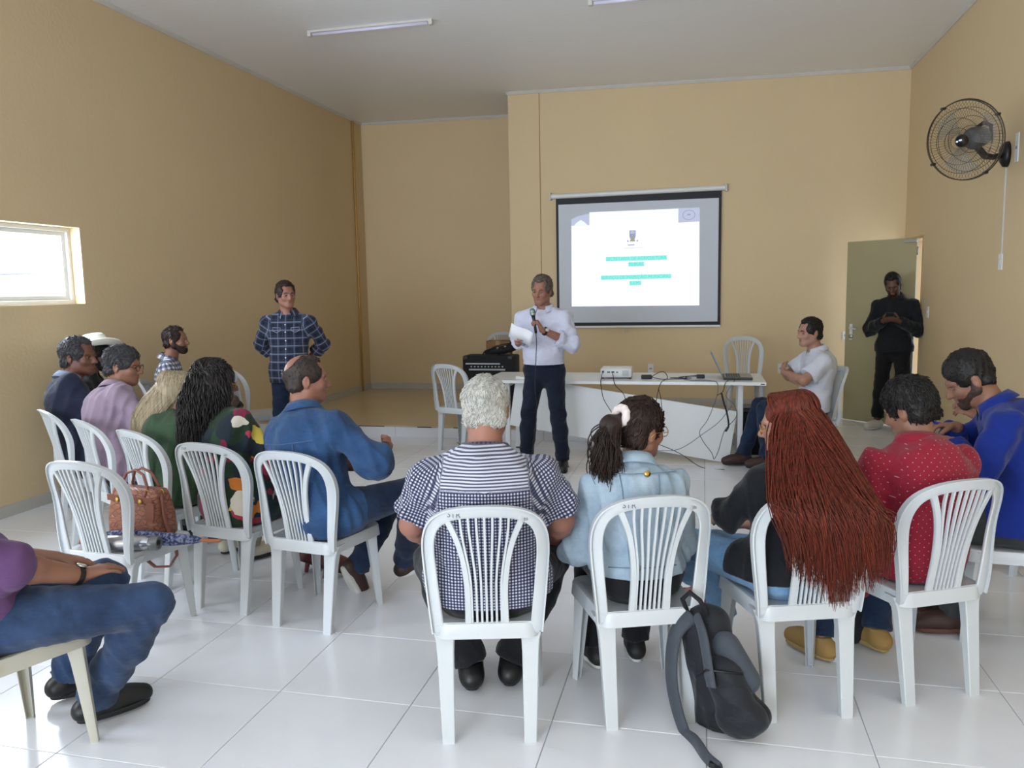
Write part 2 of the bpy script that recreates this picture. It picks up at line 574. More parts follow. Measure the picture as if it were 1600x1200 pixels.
# ------------------------------------------------------------------ ceiling tube lamps
def tube_lamp(x0, x1, y, label):
    xm = (x0 + x1) / 2
    L = x1 - x0
    t = thing('tube_lamp', label, 'lamp', (xm, y, ceil_z(xm)), 0, 'unlit tube lamps on the ceiling')
    MB().box(-L / 2, L / 2, -.022, .022, -.022, .004, .004).obj('lamp_body', M['white_trim'], t)
    MB().tube([(-L / 2 + .03, 0, -.036), (L / 2 - .03, 0, -.036)], .016, 12).obj('glass_tube', plain('unlit_tube_glass', '#D5D3EA', .25), t, smooth=True)
    for s_ in (-1, 1):
        MB().box(s_ * L / 2 - .02, s_ * L / 2 + .02, -.024, .024, -.056, .0, .004).obj('end_cap', M['white_trim'], t)
tube_lamp(-3.78, -2.53, 7.5, 'unlit white tube lamp on the ceiling above the left side of the room')
tube_lamp(-0.99, 0.26, 7.33, 'unlit tube lamp at the top edge of the view, nearer the room centre')

# ------------------------------------------------------------------ projector screen
ps = thing('projector_screen', 'pull-down projector screen on the front wall showing a white and turquoise slide', 'screen', (-.83, FW - .03, 0))
case = MB(); case.tube([(-1.11, 0, 2.842), (1.09, 0, 2.856)], .032, 14)
case.obj('screen_case', M['white_pl'], ps, autos=40)
for s_, z in ((-1.115, 2.842), (1.095, 2.856)):
    MB().box(s_ - .012, s_ + .012, -.04, .035, z - .045, z + .05, .004).obj('bracket', M['white_trim'], ps)
MB().box(-1.045, 1.04, -.004, .004, 1.16, 2.83).obj('screen_border', plain('black_screen_border', '#0C0D18', .6), ps)
cloth = MB(); V = []; F = []
N = 24
for i in range(N + 1):
    x = -1.012 + 2.02 * i / N
    for z in (1.205, 2.735):
        V.append((x, -.0065 - .0012 * math.sin(i * .6), z))
for i in range(N):
    F.append((2 * i, 2 * i + 2, 2 * i + 3, 2 * i + 1))
mesh_obj('screen_fabric', V, F, plain('screen_fabric', '#CDD3DE', .8, .02), ps, smooth=True)
MB().box(-1.05, 1.045, -.014, .012, 1.135, 1.162, .004).obj('bottom_bar', M['white_pl'], ps)
MB().tube([(-.13 + .03 * math.sin(k * PI / 8), -.01, 1.12 - .02 * (1 - math.cos(k * PI / 8))) for k in range(17)], .004, 6).obj('pull_ring', M['steel'], ps, smooth=True)
# the projected slide: light arriving from the projector
E_w = emit('slide_white', (0.98, 1.0, 1.0), 1.05)
E_cy = emit('slide_turquoise', (0.30, 1.0, 0.90), 0.93)
E_cy2 = emit('slide_turquoise_dark', (0.20, 0.86, 0.84), 0.86)
E_li = emit('slide_lilac', (0.66, 0.72, 0.95), 0.80)
E_gr = emit('slide_grey', (0.50, 0.55, 0.78), 0.70)
E_ol = emit('slide_olive', (0.50, 0.54, 0.42), 0.75)
E_pale = emit('slide_pale', (0.92, 1.0, 1.0), 1.0)
def quad(name, pts, m, y, parent, dx=.83):
    return mesh_obj(name, [(x + dx, y, z) for x, z in pts], [tuple(range(len(pts)))], m, parent)
sl = quad('slide', [(-1.678, 1.418), (-.048, 1.411), (-.055, 2.625), (-.314, 2.623), (-1.437, 2.622), (-1.437, 2.46), (-1.672, 2.46)], E_w, -.0095, ps)
quad('slide_picture', [(-1.672, 2.46), (-1.437, 2.46), (-1.437, 2.60), (-1.50, 2.597), (-1.60, 2.575), (-1.672, 2.54)], E_li, -.0100, ps)
quad('slide_picture', [(-1.64, 2.462), (-1.46, 2.462), (-1.50, 2.50), (-1.55, 2.53), (-1.60, 2.50)], E_pale, -.0105, sl)
quad('slide_logo_panel', [(-.314, 2.45), (-.055, 2.455), (-.055, 2.625), (-.314, 2.624)], E_li, -.0100, ps)
ring = MB(); ring.tube([(-.185 + .83 + .075 * math.cos(a * PI / 16), -.0108, 2.54 + .058 * math.sin(a * PI / 16)) for a in range(33)], .0045, 5)
ring.obj('slide_logo_ring', E_gr, sl)
quad('slide_logo_mark', [(-.205, 2.535), (-.165, 2.535), (-.165, 2.552), (-.205, 2.552)], E_gr, -.0106, sl)
quad('crest_panel', [(-1.052, 2.112), (-.694, 2.111), (-.695, 2.424), (-1.051, 2.421)], E_w, -.0104, sl)
quad('crest', [(-.925, 2.375), (-.845, 2.375), (-.845, 2.30), (-.86, 2.26), (-.85, 2.235), (-.92, 2.235), (-.91, 2.26), (-.925, 2.30)], E_gr, -.0108, sl)
quad('crest', [(-.912, 2.365), (-.858, 2.365), (-.858, 2.335), (-.912, 2.335)], E_li, -.0112, sl)
quad('crest', [(-.92, 2.235), (-.85, 2.235), (-.885, 2.315)], E_ol, -.0113, sl)
for xx in (-.945, -.825):
    quad('crest', [(xx - .010, 2.232), (xx + .010, 2.232), (xx + .006, 2.252), (xx - .006, 2.252)], E_gr, -.0112, sl)
quad('crest_motto', [(-.945, 2.185), (-.86, 2.187), (-.86, 2.197), (-.945, 2.196)], E_gr, -.0112, sl)
quad('crest_motto', [(-.99, 2.150), (-.75, 2.153), (-.75, 2.157), (-.99, 2.154)], E_li, -.0112, sl)


def text(name, body, size, mat, parent, loc, rot, sx=1.0, align='CENTER', width=None, extr=0.0):
    cu = bpy.data.curves.new(name, 'FONT'); cu.body = body; cu.size = size
    cu.align_x = align; cu.align_y = 'CENTER'; cu.extrude = extr
    tmp = bpy.data.objects.new(name, cu); COL.objects.link(tmp)
    bpy.context.view_layer.update()
    dg = bpy.context.evaluated_depsgraph_get()
    me = bpy.data.meshes.new_from_object(tmp.evaluated_get(dg))
    bpy.data.objects.remove(tmp)
    if width:
        xs = [v.co.x for v in me.vertices]; k = width / (max(xs) - min(xs))
        for v in me.vertices: v.co.x *= k
    me.materials.clear(); me.materials.append(mat)
    o = bpy.data.objects.new(name, me); link(o, parent)
    o.location = loc; o.rotation_euler = rot
    return o


for body, xc, z, w in (('SECRETARIA DE AGRICULTURA', -.84, 2.018, .76), ('RURAL', -.838, 1.945, .185), ('SERVIÇO DE INSPEÇÃO MUNICIPAL', -.845, 1.782, .88), ('S.I.M.', -.85, 1.705, .135)):
    quad('slide_highlight', [(xc - w / 2 - .008, z - .026), (xc + w / 2 + .008, z - .024), (xc + w / 2 + .008, z + .030), (xc - w / 2 - .008, z + .028)], E_cy, -.0105, sl)
    text('slide_text', body, .066, E_cy2, sl, (xc + .83, -.0115, z), (PI / 2, 0, 0), width=w)

# ------------------------------------------------------------------ wall fan
fan = thing('wall_fan', 'black oscillating fan with a wire cage on the right wall', 'fan', (RW, 7.2, 2.64))
ax = Vector((-.72, -.66, -.20)).normalized()      # blowing direction
fc = Vector((1.905 - RW, 6.80 - 7.2, .065))       # cage centre
MB().lathe([(.0, 0), (.075, 0), (.072, .03), (.045, .055), (.0, .06)], 24, Matrix.Rotation(-PI / 2, 4, 'Y') @ Matrix.Scale(1.35, 4, (1, 0, 0)), cap=False).obj('wall_mount', M['black'], fan, smooth=True)
mo = fc - ax * .10
MB().tube([(-.04, 0, -.005), (-.12, -.03, -.02), (-.20, -.12, -.02), tuple(mo - ax * .06 + Vector((0, 0, -.07))), tuple(mo + Vector((0, 0, -.03)))], [.022, .022, .026, .026, .03], 12).obj('arm', plain('fan_arm', '#2A2B2E', .5), fan, smooth=True)
q = ax.to_track_quat('Z', 'Y').to_matrix().to_4x4()
T = lambda v: Matrix.Translation(v) @ q
fangrey = plain('fan_grey', '#5E6164', .45)
MB().lathe([(.0, -.16), (.045, -.155), (.07, -.12), (.082, -.05), (.082, .0), (.06, .03), (.02, .035), (.0, .035)], 28, T(mo), cap=False).obj('motor_housing', fangrey, fan, smooth=True)
hl = MB(); pb = mo - ax * .04
side = ax.cross(Vector((0, 0, 1))).normalized()
hl.tube([tuple(pb + Vector((0, 0, .07))), tuple(pb - ax * .09 + Vector((0, 0, .10))), tuple(pb - ax * .19 + Vector((0, 0, .07))), tuple(pb - ax * .20 + Vector((0, 0, -.03))), tuple(pb - ax * .10 + Vector((0, 0, -.06)))], .016, 8)
hl.obj('handle', M['black'], fan, smooth=True)
MB().lathe([(.0, .095), (.03, .09), (.045, .075), (.048, .05), (.0, .05)], 24, T(fc - ax * .02), cap=False).obj('hub_cap', M['black'], fan, smooth=True)
bq = T(fc - ax * .02 + ax * .0965)
MB().box(-.022, -.006, -.006, .006, 0, .001, 0, bq).box(.0, .024, .002, .012, 0, .001, 0, bq).obj('brand_mark', M['steel'], fan)
bm_ = Nd('translucent_fan_blade'); bm_.b.inputs['Base Color'].default_value = (.24, .24, .23, 1); bm_.b.inputs['Roughness'].default_value = .3
bm_.b.inputs['Alpha'].default_value = .45
for k in range(3):
    V = []; F = []
    for i in range(9):
        r = .05 + .2 * i / 8
        for j in range(7):
            a = 2 * PI * k / 3 + (.30 + .95 * (i / 8) ** .6) * (j / 6 - .5) + i * .045
            edge = 1 - .10 * abs(j / 6 - .5) * 2 if i == 8 else 1
            V.append(tuple(T(fc - ax * .005) @ Vector((r * edge * math.cos(a), r * edge * math.sin(a), (j / 6 - .5) * -.05))))
    for i in range(8):
        for j in range(6):
            F.append((i * 7 + j, i * 7 + j + 1, (i + 1) * 7 + j + 1, (i + 1) * 7 + j))
    mesh_obj('blade', V, F, bm_.m, fan, smooth=True)
wire = plain('dark_cage_wire', '#4A4238', .4, metal=.5)
R_ = .295
cg = MB()
for r, z in ((R_, 0), (R_ * .985, .02)):
    cg.tube([T(fc) @ Vector((r * math.cos(a * PI / 30), r * math.sin(a * PI / 30), z)) for a in range(61)], .0045, 6)
cg.obj('cage_ring', wire, fan, smooth=True)
for nm, sgn in (('cage_front', 1), ('cage_back', -1)):
    cg = MB()
    for k in range(72):
        a = 2 * PI * k / 72
        pts = []
        for t in range(6):
            r = .045 + (R_ - .045) * t / 5
            z = sgn * (.085 * (1 - (t / 5) ** 3.0)) + .01
            aa = a + (.25 * (1 - t / 5) if sgn > 0 else 0)
            pts.append(T(fc) @ Vector((r * math.cos(aa), r * math.sin(aa), z)))
        cg.tube(pts, .0010, 4, cap=False)
    for r0 in (.10, .17, .235):
        t = (r0 - .045) / (R_ - .045)
        z = sgn * (.085 * (1 - t ** 3.0)) + .01
        cg.tube([T(fc) @ Vector((r0 * math.cos(a * PI / 24), r0 * math.sin(a * PI / 24), z)) for a in range(49)], .0022, 5)
    o = cg.obj(nm, wire, fan); o['kind'] = 'stuff'
for k in range(4):
    a = .5 + k * PI / 2
    MB().tube([T(fc) @ Vector((R_ * math.cos(a), R_ * math.sin(a), -.012)), T(fc) @ Vector((R_ * math.cos(a), R_ * math.sin(a), .032))], .012, 6).obj('clip', M['black'], fan)

# ------------------------------------------------------------------ table with its fallen panel
tb = thing('white_table', 'long white laminate table carrying a projector and a laptop', 'table', (-.765, 7.82, 0))
hw, hd = 1.325, .39
MB().box(-hw, hw, -hd, hd, .752, .782, .003).obj('tabletop', M['table'], tb)
for sx in (-1, 1):
    for sy in (-1, 1):
        x = sx * (hw - .215) if True else 0
        y = sy * (hd - .17)
        lg = MB().box(x - .024, x + .024, y - .02, y + .02, .012, .752, .004).obj('leg', M['metal_w'], tb)
        MB().box(x - .025, x + .025, y - .021, y + .021, 0, .014, .003).obj('foot_cap', M['black'], lg)
for sx in (-1, 1):
    x = sx * (hw - .215)
    MB().box(x - .018, x + .018, -hd + .19, hd - .19, .70, .751, .003).obj('crossbar', M['metal_w'], tb)
MB().box(-hw + .24, hw - .24, -.02, .02, .71, .751, .003).obj('rail', M['metal_w'], tb)
MB().box(hw - .05, hw - .015, -hd - .003, -hd + .001, .762, .770, .001).obj('edge_label', M['black'], tb)
# modesty panel hanging askew
pn = MB().box(-2.12, 0, -.009, .009, 0, .495, .002).obj('table_panel', M['table'])
pn.location = (.243, 7.575, .004); pn.rotation_euler = (0, math.radians(8.6), 0)
tag(pn, 'loose white board leaning askew in front of the white table legs', 'panel')

# projector
pj = thing('projector', 'small white projector on the white table pointing at the screen', 'projector', (-.81, 7.73, .782), math.radians(2))
MB().box(-.15, .15, -.11, .12, .012, .105, .012).obj('projector_body', M['white_pl'], pj, autos=50)
MB().lathe([(.0, 0), (.034, 0), (.036, .02), (.03, .022), (.0, .018)], 20, Matrix.Translation((-.08, .12, .06)) @ Matrix.Rotation(-PI / 2, 4, 'X'), cap=False).obj('lens', M['black'], pj, smooth=True)
for x in (-.13, .13):
    for y in (-.09, .09):
        MB().lathe([(.012, 0), (.012, .013)], 10, Matrix.Translation((x, y, 0))).obj('foot', M['black'], pj)
for x, w, h in ((-.125, .02, .02), (-.07, .03, .012), (-.03, .028, .014), (.01, .02, .010)):
    MB().box(x - w / 2, x + w / 2, -.112, -.108, .06, .06 + h).obj('port', M['black'], pj)
for k in range(5):
    MB().box(.06, .12, -.112, -.1085, .03 + k * .011, .034 + k * .011).obj('vent_slat', plain('vent_grey', '#8C9092', .5), pj)
for x in (-.06, -.04, -.02):
    MB().box(x, x + .012, -.02, -.008, .1045, .108).obj('button', M['white_trim'], pj)

# laptop, seen from its side, opened to the right
lp = thing('laptop', 'open grey laptop standing on the right end of the white table', 'laptop', (.315, 7.78, .782), math.radians(0))
MB().box(-.125, .135, -.19, .18, .004, .024, .004).obj('laptop_base', plain('laptop_dark', '#2A2C31', .4), lp)
MB().box(-.115, .13, -.18, .17, .0235, .0265, .001).obj('palm_rest', plain('laptop_grey', '#8E9293', .35), lp)
sgk = MB()
for a in range(6):
    for c in range(12):
        sgk.box(-.10 + a * .022, -.082 + a * .022, -.16 + c * .0265, -.138 + c * .0265, .026, .0285)
k_ = sgk.obj('keyboard', M['black'], lp); k_['kind'] = 'stuff'
Ml = Matrix.Translation((-.125, 0, .022)) @ Matrix.Rotation(math.radians(-26), 4, 'Y')
MB().box(-.008, .0, -.19, .18, 0, .26, .002, Ml).obj('lid', plain('laptop_lid', '#6F7375', .35), lp)
MB().box(.0005, .0015, -.17, .16, .02, .24, 0, Ml).obj('display', emit('laptop_display', (.5, .6, .75), .35), lp)

# power adapters and cables on the table
def cable(pts, label, r=.0035, mat=None, cat='cable', name='cable', sub=5):
    P = [Vector(p) for p in pts]; out = []
    for i in range(len(P) - 1):
        p0 = P[max(i - 1, 0)]; p1 = P[i]; p2 = P[i + 1]; p3 = P[min(i + 2, len(P) - 1)]
        for k in range(sub):
            t = k / sub
            out.append(.5 * ((2 * p1) + (p2 - p0) * t + (2 * p0 - 5 * p1 + 4 * p2 - p3) * t * t + (3 * p1 - p0 - 3 * p2 + p3) * t ** 3))
    out.append(P[-1])
    o = MB().tube(out, r, 6).obj(name, mat or M['black'], smooth=True)
    return tag(o, label, cat)
TZ = .786
ad = MB().box(-.05, .05, -.03, .03, 0, .038, .006).obj('power_adapter', M['black']); ad.location = (-.52, 7.66, .782); ad.rotation_euler = (0, 0, .15)
tag(ad, 'black power adapter on the table just right of the projector', 'adapter')
st = thing('plug_adapter', 'black multi-plug adapter on the table left of the laptop', 'adapter', (-.02, 7.74, .782), .05)
MB().box(-.035, .04, -.025, .025, 0, .035, .005).obj('plug_body', M['black'], st)
MB().tube([(-.03, 0, .026), (-.16, .01, .012), (-.2, .02, .006)], .005, 6).obj('plug_cord', M['black'], st, smooth=True)
y0 = 7.40
cable([(-.935, 7.615, .845), (-.93, 7.50, .815), (-.925, y0, .76), (-.90, y0, .62), (-.83, y0, .50), (-.79, y0 - .02, .42), (-.86, y0, .27), (-.90, y0, .14), (-.86, y0 + .02, .02), (-.6, 7.46, .004), (-.3, 7.3, .004)], 'thin black cable dropping from the left corner of the projector to the floor')
cable([(-.84, 7.61, .845), (-.82, 7.50, .82), (-.79, y0, .75), (-.71, y0, .66), (-.68, y0, .52), (-.66, y0 - .01, .36), (-.60, y0, .26), (-.45, y0, .22), (-.2, y0, .12), (.0, 7.36, .004), (.2, 7.3, .004)], 'black video cable hanging from the middle of the projector in front of the board')
cable([(-.47, 7.67, .80), (-.42, 7.72, .83), (-.36, 7.68, .85), (-.32, 7.6, .80), (-.37, y0 + .02, .775), (-.40, y0, .68), (-.42, y0, .54), (-.42, y0, .38), (-.38, y0, .28), (-.36, y0, .45), (-.37, y0, .62), (-.395, y0 + .02, .72)], 'doubled black cable looped over the table edge below the adapter')
cable([(-.47, 7.65, .80), (-.38, 7.60, .787), (-.25, 7.62, .787), (-.14, 7.66, .787), (-.2, 7.72, .787), (-.3, 7.73, .787), (-.24, 7.68, .79), (-.1, 7.7, .787)], 'black cable coiled flat on the table between both adapters')
cable([(.0, 7.72, .80), (-.12, 7.72, .80), (-.17, 7.62, .787), (-.1, 7.52, .787), (.06, 7.5, .787), (.13, y0 + .02, .775), (.13, y0, .66), (.05, y0, .44), (-.02, y0, .33), (.01, y0, .24), (.09, y0, .13), (.11, y0, .075), (.15, y0, .16), (.2, y0, .34), (.3, y0, .47), (.28, y0, .58), (.21, y0, .66), (.27, 7.45, .775), (.31, 7.6, .80)], 'grey cable hanging in a long loop near the right table leg', mat=plain('grey_cord', '#5E646C', .6))
cable([(.235, 7.60, .79), (.225, 7.50, .787), (.20, y0 + .01, .77), (.18, y0, .70), (.13, y0, .665)], 'short black cord over the table edge beside the laptop')
cable([(.17, y0 - .005, .685), (.19, y0 - .005, .60), (.22, y0 - .005, .50), (.235, y0 - .005, .39), (.21, y0 - .005, .335)], 'thick black cable joint dangling below the laptop', r=.009)
cable([(.26, y0, .575), (.15, y0, .42), (.0, y0, .30), (-.13, y0, .20), (-.25, y0, .145), (-.42, y0, .13), (-.5, y0 + .02, .02), (-.7, 7.3, .004)], 'grey cable trailing diagonally across the leaning board', mat=plain('grey_cord_b', '#7A828A', .6))
cable([(.45, 7.9, .004), (.55, 7.72, .004), (.62, 7.62, .004), (.7, 7.68, .004), (.8, 7.55, .004), (.9, 7.4, .004), (1.1, 7.0, .004), (1.35, 6.6, .004), (1.7, 6.3, .004), (1.95, 6.6, .004), (2.2, 7.2, .004)], 'black power cord snaking over the floor right of the table')
cable([(-1.55, 7.02, 1.33), (-1.44, 7.015, 1.28), (-1.43, 6.99, 1.1), (-1.43, 6.97, .95), (-1.44, 6.96, .7), (-1.455, 6.97, .5), (-1.49, 7.0, .3), (-1.53, 7.02, .1), (-1.5, 7.08, .012), (-1.3, 7.2, .006), (-1.7, 7.45, .006), (-2.1, 7.7, .006)], 'black microphone lead hanging down in front of the speaking man', r=.004) if False else None

# black loudspeaker box under the right end of the table
sb = thing('speaker_box', 'black loudspeaker box standing on the floor behind the right table leg', 'speaker', (.62, 8.16, 0))
MB().box(-.26, .26, -.16, .16, .0, .46, .012).obj('cabinet', M['black'], sb, autos=50)
MB().box(-.235, .235, -.166, -.158, .03, .43, .004).obj('grille', M['blackm'], sb)
MB().box(-.08, .08, -.05, .05, .455, .475, .006).obj('handle', M['black'], sb)

# guitar-style amplifier on the stage
am = thing('amplifier', 'large black amplifier cabinet with silver trim standing on the stage edge', 'amplifier', (-2.45, 9.15, STAGE_Z))
MB().box(-.31, .31, -.16, .16, .0, .755, .016).obj('cabinet', M['blackm'], am, autos=50)
MB().box(-.28, .28, -.166, -.158, .04, .52, .004).obj('grille', plain('grille_cloth', '#15161C', .8, .2, 200), am)
MB().box(-.27, .15, -.172, -.160, .655, .672, .002).obj('silver_strip', M['steel'], am)
MB().box(-.23, .21, -.172, -.160, .585, .605, .002).obj('silver_strip', M['steel'], am)
for k in range(10):
    MB().lathe([(.009, 0), (.009, .014), (.0, .014)], 10, Matrix.Translation((-.2 + k * .042, -.160, .63)) @ Matrix.Rotation(PI / 2, 4, 'X')).obj('knob', M['steel'], am)
MB().tube([(-.1, 0, .755), (-.09, 0, .785), (.09, 0, .785), (.1, 0, .755)], .012, 8).obj('handle', M['black'], am, smooth=True)
for x in (-.27, .27):
    MB().box(x - .03, x + .03, -.168, -.13, .715, .758, .006).obj('corner_guard', M['black'], am)
bag = thing('equipment_bag', 'crumpled black equipment bag lying on top of the amplifier', 'bag', (-2.30, 9.15, STAGE_Z + .755), .3)
bm2 = MB()
bm2.tube([(-.22, 0, .035), (-.12, .01, .05), (.0, 0, .06), (.1, .0, .085), (.19, 0, .10)], [.022, .042, .05, .05, .03], 12)
bm2.obj('bag_body', M['blackm'], bag, smooth=True)
for x, z in ((-.07, .085), (-.03, .06), (.02, .10), (.1, .13)):
    MB().lathe([(.0, -.012), (.014, 0), (.0, .012)], 8, Matrix.Translation((x, -.035, z)) @ Matrix.Rotation(1.2, 4, 'X')).obj('buckle', M['steel'], bag)
MB().tube([(-.2, -.02, .04), (-.12, -.05, .10), (.0, -.045, .13), (.12, -.03, .14)], .008, 6).obj('strap', M['black'], bag, smooth=True)

# ------------------------------------------------------------------ monobloc chair
CH_SEAT = 0.45


def smooth01(t):
    t = max(0.0, min(1.0, t)); return t * t * (3 - 2 * t)


def back_pt(u, z, off=0.0):
    """point of the curved backrest sheet; off moves it towards the rear"""
    k = (z - .45)
    y = -.192 - .20 * k - .10 * k * k + 1.25 * u * u * smooth01((z - .40) / .35)
    return Vector((u, y - off, z))


def ribbon(mb, path, w, t, rim=0.0):
    """flat bar following path [(u,z)] on the backrest sheet, rounded section; rim makes a lip towards the rear"""
    P = [Vector((a, b_)) for a, b_ in path]; m = len(P)
    ws = [w] * m if not hasattr(w, '__len__') else w
    V = []
    sec = [(-1, -.5), (-.82, -1), (.82, -1), (1, -.5), (1, .5), (.82, 1), (-.82, 1), (-1, .5)]
    for i in range(m):
        d = (P[min(i + 1, m - 1)] - P[max(i - 1, 0)]).normalized()
        n = Vector((d.y, -d.x))
        for a, c in sec:
            q = P[i] + n * (a * ws[i] / 2)
            V.append(tuple(back_pt(q.x, q.y, c * t / 2)))
    F = []
    for i in range(m - 1):
        for k in range(8):
            a = i * 8 + k; b_ = i * 8 + (k + 1) % 8
            F.append((a, b_, b_ + 8, a + 8))
    F.append(tuple(range(7, -1, -1))); F.append(tuple((m - 1) * 8 + k for k in range(8)))
    mb.add(V, F)


def bez(pts, n):
    """Catmull-Rom resample of 2-D points"""
    out = []
    P = [Vector(p) for p in pts]
    for i in range(len(P) - 1):
        p0 = P[max(i - 1, 0)]; p1 = P[i]; p2 = P[i + 1]; p3 = P[min(i + 2, len(P) - 1)]
        for k in range(n):
            t = k / n
            out.append(.5 * ((2 * p1) + (p2 - p0) * t + (2 * p0 - 5 * p1 + 4 * p2 - p3) * t * t + (3 * p1 - p0 - 3 * p2 + p3) * t ** 3))
    out.append(P[-1])
    return [tuple(p) for p in out]


def seat_outline(e, y0=-.205, y1=.225, n=12):
    if e < -.03:
        k = 1 + e / .20
        return [(x * k, (y - .01) * k + .01) for x, y in seat_outline(-.03)]
    pts = []
    def hw(y):
        t = (y - y0) / (y1 - y0)
        return (.188 + .034 * t) + e
    # rounded quad, counter clockwise
    corner = .06
    for (sx, sy) in ((1, -1), (1, 1), (-1, 1), (-1, -1)):
        yc = (y1 + e - corner) if sy > 0 else (y0 - e + corner)
        xc = hw(yc) - corner
        a0 = {(1, -1): -PI / 2, (1, 1): 0, (-1, 1): PI / 2, (-1, -1): PI}[(sx, sy)]
        for k in range(n // 2 + 1):
            a = a0 + PI / 2 * k / (n // 2)
            pts.append((sx * xc + corner * math.cos(a), yc + corner * math.sin(a)))
    return pts


def make_chair(mat, label, group=None, slats=7):
    t = thing('plastic_chair', label, 'chair', group=group)
    # seat: dished plate with rounded lip and skirt
    rings = []
    for e, z in ((-.13, .436), (-.10, .438), (-.055, .442), (-.03, .447), (-.012, .451), (-.003, .449), (.0, .442), (.002, .425), (.004, .405)):
        o = seat_outline(e); rings.append([(x, y, z + (.006 if y > .15 and e > -.1 else 0) * -1) for x, y in o])
    for e, z in ((-.002, .405), (-.006, .425), (-.012, .438), (-.055, .432), (-.13, .429)):
        o = seat_outline(e); rings.append([(x, y, z) for x, y in o])
    n = len(rings[0])
    for ri in (7, 8, 9):     # skirt arches up between the legs
        rr = rings[ri]; new = []
        for (x, y, z) in rr:
            side = abs(x) > abs(y) * .8
            c = (1 - min(1, abs(y - .01) / .17)) if side else (1 - min(1, abs(x) / .15))
            new.append((x, y, z - .012 + .020 * smooth01(c)))
        rings[ri] = new
    V = [p for r in rings for p in r]; F = []
    for i in range(len(rings) - 1):
        for k in range(n):
            a = i * n + k; b_ = i * n + (k + 1) % n
            F.append((a, a + n, b_ + n, b_))
    F.append(tuple(range(n))); F.append(tuple(reversed([(len(rings) - 1) * n + k for k in range(n)])))
    mesh_obj('seat', V, F, mat, t, smooth=True, autos=50)
    # back hoop with two curved uprights
    mb = MB()
    half = [(-.178, .415), (-.184, .48), (-.192, .56), (-.201, .66), (-.205, .73), (-.199, .79), (-.176, .84), (-.130, .873), (-.07, .889), (0, .893)]
    hoop = bez(half + [(-a, b_) for a, b_ in half[-2::-1]], 3)
    ribbon(mb, hoop, .044, .016)
    lip = [(a * (1 + .018 / max(.05, abs(a)) if abs(a) > .1 else 1), b_ + (.020 if b_ > .85 else .020 * smooth01((b_ - .74) / .12))) for a, b_ in hoop]
    V = []
    # outer lip standing towards the rear
    n0 = len(hoop)
    secs = []
    for i, (a, b_) in enumerate(hoop):
        d = (Vector(hoop[min(i + 1, n0 - 1)]) - Vector(hoop[max(i - 1, 0)])).normalized(); nn = Vector((-d.y, d.x))
        base = Vector((a, b_)) + nn * .0215
        for (o1, off) in ((-.003, -.006), (.003, -.006), (.003, .019), (-.003, .019)):
            q = base + nn * o1
            V.append(tuple(back_pt(q.x, q.y, off)))
    F = []
    for i in range(n0 - 1):
        for k in range(4):
            a = i * 4 + k; b_ = i * 4 + (k + 1) % 4
            F.append((a, a + 4, b_ + 4, b_))
    F += [(0, 1, 2, 3), tuple((n0 - 1) * 4 + k for k in (3, 2, 1, 0))]
    mb.add(V, F)
    for s in (-1, 1):
        up = bez([(-.136, .868), (-.117, .825), (-.098, .775), (-.082, .71), (-.072, .64), (-.067, .56), (-.069, .42)], 4)
        ribbon(mb, [(a * -s, b_) for a, b_ in up], [.020 + .008 * abs(i / (len(up) - 1) - .5) for i in range(len(up))], .016)
    ribbon(mb, [(-.19, .427), (-.1, .427), (0, .427), (.1, .427), (.19, .427)], .05, .016)
    mb.obj('back_frame', mat, t, autos=45)
    for i in range(slats):
        k = i - (slats - 1) / 2
        pts = []
        for j in range(9):
            z = .448 + (.878 - .448) * j / 8
            pts.append((k * (.0178 + .0108 * smooth01((z - .58) / .30)), z))
        s = MB(); ribbon(s, pts, .0088, .012); s.obj('slat', mat, t)
    # legs: tapered channels
    for sx in (-1, 1):
        for rear in (True, False):
            top = Vector((sx * .158, -.172, .43)) if rear else Vector((sx * .186, .180, .435))
            foot = Vector((sx * .150, -.222, 0)) if rear else Vector((sx * .205, .205, 0))
            w0, w1 = (.066, .046) if rear else (.058, .028)
            d0, d1 = (.036, .022) if rear else (.046, .024)
            V = []; F = []
            sy = -1 if rear else 1
            # channel outline (outer side faces sy)
            prof = [(-.5, 0), (-.44, .12), (.44, .12), (.5, 0), (.5, -1), (.42, -1), (.40, -.12), (-.40, -.12), (-.42, -1), (-.5, -1)]
            m = 9
            for i in range(m):
                q = i / (m - 1)
                flare = (1 + .5 * smooth01((.16 - q) / .16)) 
                c = top.lerp(foot, q)
                if not rear: c.y += .012 * math.sin(q * PI) * 0
                w = (w0 + (w1 - w0) * q) * flare; d = (d0 + (d1 - d0) * q) * flare
                if i == m - 1: pass
                for a, b_ in prof:
                    ang = 0 if rear else (-.75 * sx)
                    px, py = a * w, b_ * d * sy
                    V.append((c.x + px * math.cos(ang) - py * math.sin(ang), c.y + px * math.sin(ang) + py * math.cos(ang), c.z))
            k = len(prof)
            for i in range(m - 1):
                for j in range(k):
                    a = i * k + j; b_ = i * k + (j + 1) % k
                    F.append((a, b_, b_ + k, a + k))
            F.append(tuple(range(k))); F.append(tuple(reversed([(m - 1) * k + j for j in range(k)])))
            lg = MB().add(V, F)
            o = lg.obj('leg', mat, t, autos=40)
            bmn = o.data
            bmn.update()
    return t


def copy_chair(src, loc, rot, label, mat=None, group=None):
    r = src.copy(); COL.objects.link(r)
    r.location = loc; r.rotation_euler = (0, 0, rot); r['label'] = label
    if group: r['group'] = group
    for ch in src.children:
        c = ch.copy(); COL.objects.link(c); c.parent = r
    return r


def fix_normals(o):
    import bmesh
    bm = bmesh.new(); bm.from_mesh(o.data); bmesh.ops.recalc_face_normals(bm, faces=bm.faces); bm.to_mesh(o.data); bm.free()


